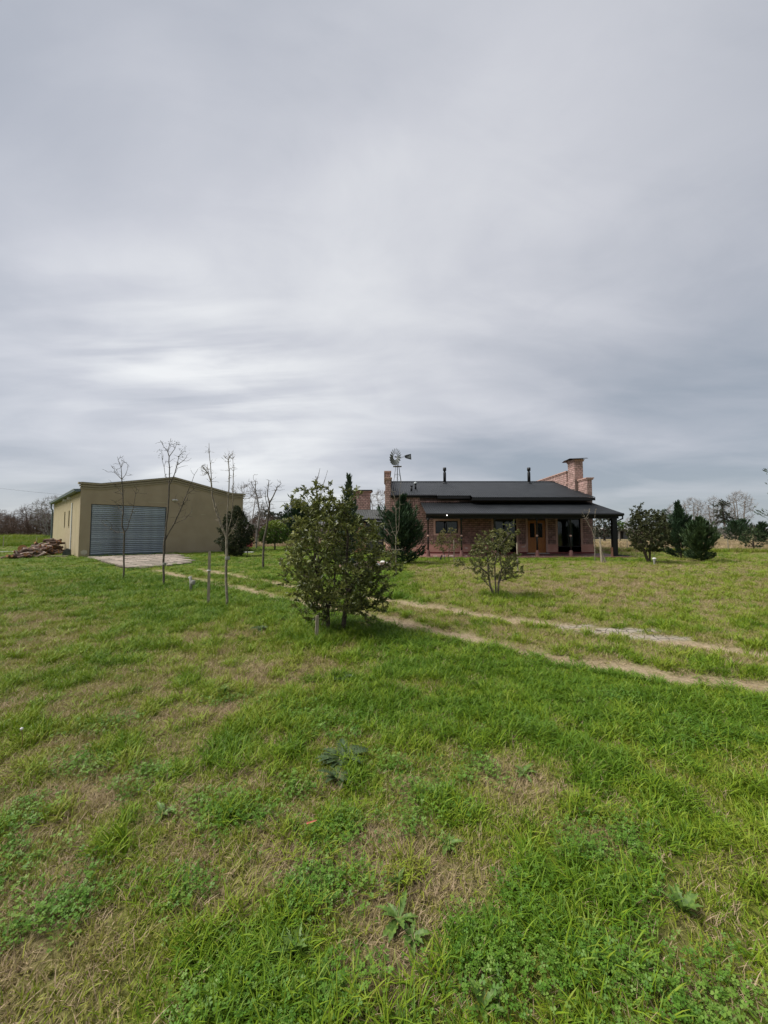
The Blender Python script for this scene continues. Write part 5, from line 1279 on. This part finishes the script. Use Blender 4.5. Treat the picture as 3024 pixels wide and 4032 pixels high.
    # overhead cable, sagging from the left to the house gable, and its pole outside the picture
    pts = []
    for px, py in ((-260, 1893), (0, 1923), (120, 1936), (240, 1947), (500, 1966), (750, 1979), (860, 1982), (968, 1981), (1155, 1973), (1300, 1963), (1450, 1950), (1502, 1946)):
        t = (px + 260) / 1762; pts.append(at(px, py, 62 - 27.5 * t))
    pts.append(Vector((.12, 34.3, pts[-1].z + .03)))
    tag(MB().tube(pts, .014, 4).build('overhead_cable', MT['cable']), 'thin overhead cable sagging from the left to the house gable', 'cable')
    q = pts[0]; t = empty('utility_pole', (q.x, q.y, 0), label='utility pole carrying the overhead cable beyond the left edge', cat='pole')
    MB().tube([(0, 0, -.3), (0, 0, q.z + .3)], [.14, .1], 8).build('pole', MT['post_wood'], t); MB().box(-.6, .6, -.05, .05, q.z - .1, q.z + .0).build('crossarm', MT['post_wood'], t)
    # fences
    def fence(P, sp, hgt, lab, r=.04, wires=3):
        P = [Vector(p) for p in P]; f = empty('wire_fence', (P[0].x, P[0].y, 0), label=lab, cat='fence'); o = P[0].copy(); o.z = 0; tops = []
        for a, b in zip(P, P[1:]):
            n = max(1, int((b - a).length / sp))
            for i in range(n + (b is P[-1])):
                q = a.lerp(b, i / n); z = gz(q.x, q.y); hh = hgt * rnd.uniform(.92, 1.08); l = Vector((rnd.gauss(0, .03), rnd.gauss(0, .03), 0))
                MB().tube([q - o + Vector((0, 0, z - .1)), q - o + l + Vector((0, 0, z + hh))], [r * rnd.uniform(.8, 1.2), r * .8], 6).build('post', MT['post_wood'], f); tops.append((q - o, z))
        for w in range(wires):
            MB().tube([q + Vector((0, 0, z + hgt * (.35 + .28 * w))) for q, z in tops], .006, 3, False).build('wire', MT['zinc_dark'], f)
    fence([(16.2, 33.2, 0), (24, 31.2, 0), (34, 30.4, 0), (46, 30.0, 0)], 2.9, 1.0, 'wire fence with thin wooden posts at the edge of the dry field')
    fence([(-22, 43.6, 0), (-10, 43.4, 0), (4, 43.2, 0)], 3.4, .95, 'wire fence behind the citrus tree')
    fence([(-48, 43.5, 0), (-42, 43, 0), (-34.2, 42.5, 0)], 3.2, 1.25, 'wire fence with green posts behind the firewood pile', r=.035)
build_small_things()

# ------------------------------------------------------------------ lawn: tufts scattered by geometry nodes
def grass_mat(name, ramp_cols, tr=.2, rough=.55):
    m = bpy.data.materials.new(name); m.use_nodes = True; N = m.node_tree.nodes; L = m.node_tree.links; N.clear()
    o = N.new('ShaderNodeOutputMaterial'); b = N.new('ShaderNodeBsdfPrincipled'); b.inputs['Roughness'].default_value = rough; b.inputs['Specular IOR Level'].default_value = .25
    a = N.new('ShaderNodeAttribute'); a.attribute_type = 'INSTANCER'; a.attribute_name = 'tint'
    g = N.new('ShaderNodeNewGeometry'); md = N.new('ShaderNodeMath'); md.operation = 'MULTIPLY_ADD'; L.new(g.outputs['Random Per Island'], md.inputs[0]); md.inputs[1].default_value = .34
    sb = N.new('ShaderNodeMath'); sb.operation = 'SUBTRACT'; L.new(a.outputs['Fac'], sb.inputs[0]); sb.inputs[1].default_value = .17; L.new(sb.outputs[0], md.inputs[2])
    r = N.new('ShaderNodeValToRGB'); L.new(md.outputs[0], r.inputs[0])
    for i, (p, c) in enumerate(ramp_cols):
        e = r.color_ramp.elements[i] if i < 2 else r.color_ramp.elements.new(p)
        e.position = p; e.color = (*c, 1)
    L.new(r.outputs[0], b.inputs['Base Color']); t = N.new('ShaderNodeBsdfTranslucent'); L.new(r.outputs[0], t.inputs[0])
    ms = N.new('ShaderNodeMixShader'); ms.inputs[0].default_value = tr; L.new(b.outputs[0], ms.inputs[1]); L.new(t.outputs[0], ms.inputs[2]); L.new(ms.outputs[0], o.inputs[0]); return m
GRASS = grass_mat('grass_blade', ((.0, (.075, .155, .006)), (1.0, (.42, .315, .20)), (.22, (.175, .255, .012)), (.42, (.235, .255, .032)), (.62, (.26, .225, .075)), (.8, (.31, .235, .13))))
CLOVER = grass_mat('clover_leaf', ((.0, (.055, .14, .012)), (1.0, (.17, .26, .045)), (.5, (.10, .205, .020))), .25, .5)
def tuft_mesh(name, n, rad, l0, l1, w, lean0, lean1, rng, seg=2, m=None, curl=.6):
    a = rng.uniform(0, 6.28, n); r = rad * np.sqrt(rng.random(n)); base = np.stack([r * np.cos(a), r * np.sin(a), np.full(n, -.012)], -1)
    L = rng.uniform(l0, l1, n); le = np.radians(rng.uniform(lean0, lean1, n)); h = rng.uniform(0, 6.28, n); dirh = np.stack([np.cos(h), np.sin(h), 0 * h], -1); side = np.stack([-np.sin(h), np.cos(h), 0 * h], -1)
    tw = rng.normal(size=n) * .8; side = side * np.cos(tw)[:, None] + np.array([0, 0, 1]) * 0 + dirh * np.sin(tw)[:, None]
    V = []; p = base.copy(); ang = le.copy(); wv = w * rng.uniform(.7, 1.3, n)
    for s in range(seg + 1):
        f = s / seg; ww = (wv * (1 - f * .55) * .5)[:, None]
        if s < seg: V += [p - side * ww, p + side * ww]
        else: V += [p]
        p = p + (dirh * np.sin(ang)[:, None] + np.array([0, 0, 1]) * np.cos(ang)[:, None]) * (L / seg)[:, None]; ang = ang + curl * rng.uniform(.3, 1.2, n)
    k = len(V); v = np.stack(V, 1).reshape(-1, 3); v[:, 2] = np.maximum(v[:, 2], -.012); i = np.arange(n)[:, None] * k; F = []
    for s in range(seg - 1): F += [i + [2 * s, 2 * s + 1, 2 * s + 3], i + [2 * s, 2 * s + 3, 2 * s + 2]]
    F += [i + [2 * seg - 2, 2 * seg - 1, 2 * seg]]
    return npmesh(name, v, np.concatenate(F, 0), m)
def clover_mesh(name, n, rad, h0, h1, ls, rng, m):
    V = []; Fq = []
    for k in range(n):
        a = rng.uniform(0, 6.28); r = rad * math.sqrt(rng.random()); c = np.array([r * math.cos(a), r * math.sin(a), rng.uniform(h0, h1) * (1 - .35 * r / rad)]); nx_ = rng.normal(size=2) * .35
        b0 = rng.uniform(0, 6.28); s = ls * rng.uniform(.7, 1.25)
        for q in range(3):
            h = b0 + q * 2.094; d = np.array([math.cos(h), math.sin(h), 0]); sd = np.array([-d[1], d[0], 0])
            P = [c, c + d * s * .55 + sd * s * .42, c + d * s * 1.0 + sd * s * .30, c + d * s * .88, c + d * s * 1.0 - sd * s * .30, c + d * s * .55 - sd * s * .42]
            i = len(V)
            for p in P: V.append(p + np.array([0, 0, (p - c)[0] * nx_[0] + (p - c)[1] * nx_[1] + .1 * s]))
            Fq += [(i, i + 1, i + 2), (i, i + 2, i + 3), (i, i + 3, i + 4), (i, i + 4, i + 5)]
        i = len(V); t = np.array([.0012, 0, 0]); V += [c * [.8, .8, 0] - t, c * [.8, .8, 0] + t, c]; Fq.append((i, i + 1, i + 2))
    return npmesh(name, np.array(V), np.array(Fq), m)
def scatter(name, label, P, idx, scl, rotz, tint, protos, cat=None, tilt=.12, rng=None):
    col = bpy.data.collections.new(name + ' tufts')
    for k, me in enumerate(protos):
        o = bpy.data.objects.new(f'{name}_tuft_{k:02d}', me); col.objects.link(o)
    n = len(P); me = bpy.data.meshes.new(name); me.vertices.add(n); me.vertices.foreach_set('co', P.astype(np.float32).ravel())
    def attr(nm, ty, arr, key='value'):
        a = me.attributes.new(nm, ty, 'POINT'); a.data.foreach_set(key, np.ascontiguousarray(arr).ravel())
    attr('pick', 'INT', idx.astype(np.int32)); attr('size', 'FLOAT_VECTOR', scl.astype(np.float32), 'vector'); attr('tint', 'FLOAT', tint.astype(np.float32))
    rot = np.stack([rng.normal(size=n) * tilt, rng.normal(size=n) * tilt, rotz], -1); attr('turn', 'FLOAT_VECTOR', rot.astype(np.float32), 'vector')
    ob = link(name, me); tag(ob, label, kind='stuff')
    ng = bpy.data.node_groups.new(name, 'GeometryNodeTree'); ng.interface.new_socket('Geometry', in_out='INPUT', socket_type='NodeSocketGeometry'); ng.interface.new_socket('Geometry', in_out='OUTPUT', socket_type='NodeSocketGeometry')
    N = ng.nodes; L = ng.links; gi = N.new('NodeGroupInput'); go = N.new('NodeGroupOutput'); ip = N.new('GeometryNodeInstanceOnPoints'); ci = N.new('GeometryNodeCollectionInfo')
    ci.inputs['Collection'].default_value = col; ci.inputs['Separate Children'].default_value = True; ci.inputs['Reset Children'].default_value = True
    def na(nm, ty): q = N.new('GeometryNodeInputNamedAttribute'); q.data_type = ty; q.inputs[0].default_value = nm; return q.outputs[0]
    mp = N.new('GeometryNodeMeshToPoints'); L.new(gi.outputs[0], mp.inputs[0]); L.new(mp.outputs[0], ip.inputs['Points']); L.new(ci.outputs[0], ip.inputs['Instance']); ip.inputs['Pick Instance'].default_value = True
    L.new(na('pick', 'INT'), ip.inputs['Instance Index'])
    er = N.new('FunctionNodeEulerToRotation'); L.new(na('turn', 'FLOAT_VECTOR'), er.inputs[0]); L.new(er.outputs[0], ip.inputs['Rotation']); L.new(na('size', 'FLOAT_VECTOR'), ip.inputs['Scale'])
    L.new(ip.outputs[0], go.inputs[0]); md = ob.modifiers.new('scatter', 'NODES'); md.node_group = ng; return ob

def in_house(x, y):
    u = ((x + 19.98) + (y - 25.5)) * .7071; v = (-(x + 19.98) + (y - 25.5)) * .7071
    g = (u > -.05) & (u < 11.2) & (v > -.05) & (v < 16.6)
    h = (x > 2.25) & (x < 15.8) & (y > 24.38) & (y < 40); h |= (x > -3.5) & (x < 15.3) & (y > 28.2) & (y < 40)
    return g | h
def in_apron(x, y):
    u = ((x + 19.98) + (y - 25.5)) * .7071; v = (-(x + 19.98) + (y - 25.5)) * .7071; x0, y1, q = APRON['grid']
    ci = np.floor((u - x0) / q).astype(int); cj = np.floor((y1 - v) / q).astype(int)
    m = np.zeros(x.shape, bool)
    for a, b in APRON['cells']: m |= (ci == a) & (cj == b)
    return m
def grow_lawn():
    rng = np.random.default_rng(77)
    # prototypes 0-3 short, 4-6 long, 7-10 straw, 11-12 mid distance, 13-14 far
    pr = [tuft_mesh('short', 26, .075, .030, .078, .0056, 5, 60, rng, 2, GRASS) for k in range(4)]
    pr += [tuft_mesh('long', 30, .07, .07, .16, .0068, 4, 50, rng, 4, GRASS, .35) for k in range(3)]
    pr += [tuft_mesh('straw', 44, .09, .03, .085, .0036, 20, 82, rng, 2, GRASS, .4) for k in range(4)]
    P = []; 
    zones = [(.55, 2.4, 620, .98), (2.4, 4.5, 460, 1.06), (4.5, 8, 230, 1.25), (8, 14, 105, 1.55), (14, 24, 34, 2.1), (24, 46, 11, 2.9)]
    X = []; Yv = []; S = []
    for y0, y1, dens, s in zones:
        hw = 1.02 * y1 + 1.6; n = int(dens * 2 * hw * (y1 - y0)); x = rng.uniform(-hw, hw, n); y = rng.uniform(y0, y1, n)
        k = np.abs(x) < 1.02 * y + 1.6; x, y = x[k], y[k]; X.append(x); Yv.append(y); S.append(np.full(len(x), s))
    X = np.concatenate(X); Yv = np.concatenate(Yv); S = np.concatenate(S)
    k = ~(in_house(X, Yv) | in_apron(X, Yv)); X, Yv, S = X[k], Yv[k], S[k]
    dry, rut, mud = maps(X, Yv); keep = rng.random(len(X)) > np.maximum(rut * .86, mud * .93); X, Yv, S, dry, rut = X[keep], Yv[keep], S[keep], dry[keep], rut[keep]
    n = len(X); clump = fbm(X, Yv, 4.5, 91, 3); lush = np.clip(1 - dry * 1.4, 0, 1)
    isdry = rng.random(n) < sst(dry + rng.normal(size=n) * .14, .10, 1.0) * np.where(Yv < 4.5, .80, .66); isdry |= rng.random(n) < rut * .8
    isdry |= rng.random(n) < .06
    longp = (clump > .585) & ~isdry; lush_near = (lush > .75) & (Yv < 10) & (clump > .40) & ~isdry
    idx = np.where(isdry, rng.integers(7, 11, n), rng.integers(0, 4, n)); idx = np.where(longp | lush_near, rng.integers(4, 7, n), idx)
    hgt = np.where(isdry, rng.uniform(.7, 1.25, n), rng.uniform(.65, 1.25, n)) * np.where(rut > .3, .55, 1) * np.where((Yv > 14) & ~isdry, .85, 1)
    hgt = hgt * np.where(lush_near, .68, .9)
    sc = np.stack([S, S, hgt * np.minimum(S, 1.55)], -1)
    tint = np.where(isdry, rng.uniform(.66, 1.0, n), np.clip(.05 + dry * .66 + rng.normal(size=n) * .07 + (fbm(X, Yv, .7, 5, 3) - .5) * .30, .0, .64)); dk = fbm(X, Yv, 2.4, 211, 3); tint = np.where(isdry, tint, np.clip(tint + (dk - .5) * .50, 0, .66)); tint = np.where(longp, tint * .6, tint)
    Z = relief(X, Yv); scatter('lawn_grass', 'short lawn grass, green and straw-dry blades mixed', np.stack([X, Yv, Z], -1), idx, sc, rng.uniform(0, 6.28, n), tint, pr, rng=rng)
    # tall rough grass: along the fences, on the weedy bank, round stems
    tall = [tuft_mesh('tall', 40, .16, .25, .60, .011, 2, 32, rng, 3, GRASS, .25) for k in range(3)]
    X = []; Yv = []; T = []; H_ = []
    def add(x, y, t, h): X.append(x); Yv.append(y); T.append(t); H_.append(h)
    def rect(n, x0, x1, y0, y1): return rng.uniform(x0, x1, n), rng.uniform(y0, y1, n)
    x, y = rect(5200, 15.5, 62, 31.2, 60); add(x, y, np.clip(rng.normal(.88, .14, len(x)), 0, 1), rng.uniform(.5, 1.1, len(x)))
    x, y = rect(1500, 15.5, 48, 0, 1); yf = np.interp(x, [16.2, 24, 34, 46], [33.2, 31.2, 30.4, 30.0]); y = yf + rng.normal(size=len(x)) * .28; add(x, y, np.clip(rng.normal(.30, .16, len(x)), 0, 1), rng.uniform(.45, .9, len(x)))
    x, y = rect(2200, -24, 3, 43.2, 56); add(x, y, np.clip(rng.normal(.9, .1, len(x)), 0, 1), rng.uniform(.5, 1.2, len(x)))
    x, y = rect(6500, -78, -33, 44, 60); nb_ = fbm(x, y, .45, 17, 3); add(x, y, np.clip(.10 + (nb_ - .3) * .8 + rng.normal(size=len(x)) * .05, 0, 1), rng.uniform(.7, 1.3, len(x)) * (.6 + nb_))
    X = np.concatenate(X); Yv = np.concatenate(Yv); T = np.concatenate(T); H_ = np.concatenate(H_); k = ~in_house(X, Yv); X, Yv, T, H_ = X[k], Yv[k], T[k], H_[k]; n = len(X)
    scatter('rough_grass', 'tall rough grass of the field, fence lines and weedy bank', np.stack([X, Yv, relief(X, Yv)], -1), rng.integers(0, 3, n), np.stack([H_ * 1.6, H_ * 1.6, H_], -1), rng.uniform(0, 6.28, n), T, tall, rng=rng)
    # longer grass round trunks and posts
    X = []; Yv = []
    for px, py, q in ((1318, 2487, 70), (1246, 2521, 22), (893, 2390, 22), (820, 2385, 12), (646, 2312, 26), (486, 2280, 14), (1950, 2345, 26), (751, 2331, 8), (1035, 2240, 12), (1585, 2219, 40)):
        p = gp(px, py); r = .5 if q > 50 else .16; X.append(p.x + rng.normal(size=q) * r); Yv.append(p.y + rng.normal(size=q) * r * .8)
    X = np.concatenate(X); Yv = np.concatenate(Yv); n = len(X); lg = [tuft_mesh('long', 34, .08, .10, .26, .006, 4, 48, rng, 4, GRASS, .35) for k in range(2)]
    scatter('long_grass', 'longer grass uncut round trunks and stakes', np.stack([X, Yv, relief(X, Yv)], -1), rng.integers(0, 2, n), np.ones((n, 3)) * rng.uniform(.7, 1.15, n)[:, None], rng.uniform(0, 6.28, n), rng.uniform(.02, .22, n), lg, rng=rng)
    # clover
    cl = [clover_mesh('clover', 24, .075, .012, .04, .0085, rng, CLOVER) for k in range(3)]
    X = []; Yv = []; Sz = []
    spots = [(1980, 3870, .17, 60), (2150, 3780, .12, 30), (2560, 3950, .2, 70), (2400, 3800, .08, 14), (2430, 3330, .17, 55), (2330, 3390, .10, 22), (1330, 3270, .14, 34), (1290, 3330, .10, 18), (1280, 3500, .15, 36), (1200, 3560, .12, 26),
             (300, 3560, .16, 34), (150, 3640, .12, 24), (50, 3430, .14, 28), (60, 3250, .18, 40), (850, 3200, .2, 40), (600, 3090, .2, 40), (300, 3030, .22, 44), (1180, 3130, .14, 24), (1000, 3230, .16, 26), (1700, 3120, .2, 40), (1850, 3050, .2, 36), (1560, 3030, .15, 24), (1650, 3250, .16, 26),
             (900, 3980, .18, 44), (1330, 3990, .16, 38), (720, 3560, .10, 16), (2900, 3980, .12, 20), (2480, 3560, .1, 12), (2080, 3540, .1, 12), (420, 2860, .25, 34), (900, 2760, .25, 34), (1160, 2830, .25, 34), (1330, 2890, .22, 30), (2350, 2760, .35, 60), (2700, 2900, .3, 40), (2040, 2860, .25, 30)]
    for px, py, r, q in spots:
        p = gp(px, py); q = int(q * (.6 if py > 3000 else .8)); X.append(p.x + rng.normal(size=q) * r * .62); Yv.append(p.y + rng.normal(size=q) * r * .5); Sz.append(rng.uniform(.75, 1.2, q))
    q = 420; y = 1.0 + 6 * rng.random(q) ** 1.3; x = rng.uniform(-1, 1, q) * (1.0 * y + .4); k = fbm(x, y, 1.6, 131, 2) > .56; X.append(x[k]); Yv.append(y[k]); Sz.append(rng.uniform(.6, 1.0, k.sum()))
    X = np.concatenate(X); Yv = np.concatenate(Yv); Sz = np.concatenate(Sz); n = len(X)
    scatter('clover', 'low clover patches spread through the lawn', np.stack([X, Yv, relief(X, Yv) + .012], -1), rng.integers(0, 3, n), np.stack([Sz, Sz, Sz * rng.uniform(.8, 1.3, n)], -1), rng.uniform(0, 6.28, n), rng.uniform(.1, .9, n), cl, rng=rng)
grow_lawn()

# ------------------------------------------------------------------ broadleaf weeds and odds and ends in the lawn
def weed_leaf(L, w, lobes, m, spiny=False):
    """leaf lying along +x, arched, with toothed margin; two rows of quads to a midrib"""
    n = 2 * lobes + 1; mb = MB(); P = []
    for i in range(n + 1):
        t = i / n; wd = w * math.sin(math.pi * min(1, t * .93 + .05)) ** .75
        if lobes: wd *= (1.0 if i % 2 else .30 if spiny else .62)
        z = L * (.42 * t - .40 * t * t); P.append((L * t + (.0 if i % 2 == 0 else L * .03), wd * .5, z))
    for (xa, wa, za), (xb, wb, zb) in zip(P, P[1:]):
        mb.quad((xa, 0, za), (xb, 0, zb), (xb, wb, zb + wb * .35), (xa, wa, za + wa * .35)); mb.quad((xa, 0, za), (xa, -wa, za + wa * .35), (xb, -wb, zb + wb * .35), (xb, 0, zb))
    return mb.mesh('leaf', m)
def weeds():
    rnd = random.Random(8)
    L1 = [weed_leaf(.22, .11, 9, MT['leaf_thistle'], True), weed_leaf(.18, .09, 8, MT['leaf_thistle'], True), weed_leaf(.14, .075, 7, MT['leaf_thistle'], True)]
    L2 = [weed_leaf(.10, .032, 5, MT['leaf_weed']), weed_leaf(.085, .030, 5, MT['leaf_weed']), weed_leaf(.07, .028, 4, MT['leaf_weed'])]
    def rosette(px, py, n, s, ls, name, lab, el=(.0, .5)):
        p = gp(px, py); t = empty(name, (p.x, p.y, gz(p.x, p.y) + .008), label=lab, cat='weed', group='weeds in the lawn')
        for k in range(n):
            a = k * 2.4 + rnd.uniform(-.3, .3); o = link('leaf', rnd.choice(ls), t); o.rotation_euler = (rnd.uniform(-.2, .2), -rnd.uniform(*el), a); q = s * rnd.uniform(.7, 1.15); o.scale = (q, q, q)
    rosette(1345, 3010, 34, .85, L1, 'thistle_plant', 'big grey-green thistle rosette in the middle of the foreground lawn', (-.1, .28))
    rosette(1330, 3090, 14, .6, L1, 'thistle_plant', 'small thistle just below the big thistle rosette')
    rosette(1345, 2675, 16, .7, L1, 'thistle_plant', 'flat dark thistle rosette in the lawn below the large shrub', (-.1, .2))
    rosette(1030, 2480, 12, .9, L1, 'thistle_plant', 'flat thistle rosette left of the large shrub')
    rosette(880, 2740, 16, .9, [L2[0]], 'plantain', 'dark upright grassy rosette in the lawn left of centre', (.5, 1.1))
    rosette(1570, 3650, 16, .95, L2, 'dandelion_plant', 'large green dandelion rosette at the bottom centre beside the straw patch')
    rosette(1620, 3720, 10, .8, L2, 'dandelion_plant', 'lower dandelion rosette touching the large one at the bottom centre')
    rosette(1150, 3780, 14, .95, L2, 'dandelion_plant', 'upright dandelion rosette at the bottom left of centre', (.4, 1.0))
    rosette(1760, 3350, 11, .8, L2, 'dandelion_plant', 'grey-green rosette in the straw patch right of centre', (.05, .6))
    rosette(1560, 3520, 9, .7, L2, 'dandelion_plant', 'small dark rosette on the left rim of the straw patch', (.4, 1.0))
    rosette(2690, 3620, 12, 1.0, L2, 'dandelion_plant', 'bright dandelion rosette at the lower right', (.3, 1.0))
    rosette(1900, 4010, 7, .8, L2, 'dandelion_plant', 'dandelion leaves cut by the bottom edge right of centre', (.3, .9))
    rosette(2060, 3060, 10, .9, L2, 'dandelion_plant', 'dandelion rosette among the grass right of the big thistle')
    rosette(640, 3230, 10, .9, L2, 'dandelion_plant', 'dandelion rosette in the left foreground lawn')
    # fallen red leaf
    p = gp(1222, 3297); o = weed_leaf(.05, .038, 0, MT['leaf_red']); ob = link('fallen_leaf', o, None, (p.x - .02, p.y, gz(p.x, p.y) + .055)); ob.rotation_euler = (.7, -.1, .3); tag(ob, 'small red fallen leaf lying on the clover', 'leaf')
    # dry seed stem at far left
    p = gp(84, 2960); t = empty('seed_stem', (p.x, p.y, gz(p.x, p.y)), label='single dry stem with a pale seed head in the left foreground', cat='weed')
    MB().tube([(0, 0, 0), (.005, 0, .08), (-.006, 0, .15)], .0025, 5).build('stem', MT['leaf_dry'], t); MB().lathe([(0, .145), (.009, .15), (.010, .16), (0, .168)], (-.006, 0, 0), 7).build('seed_head', MT['white_stone'], t)
weeds()
print('objects', len(bpy.data.objects), 'tris', sum(len(m.polygons) for m in bpy.data.meshes))
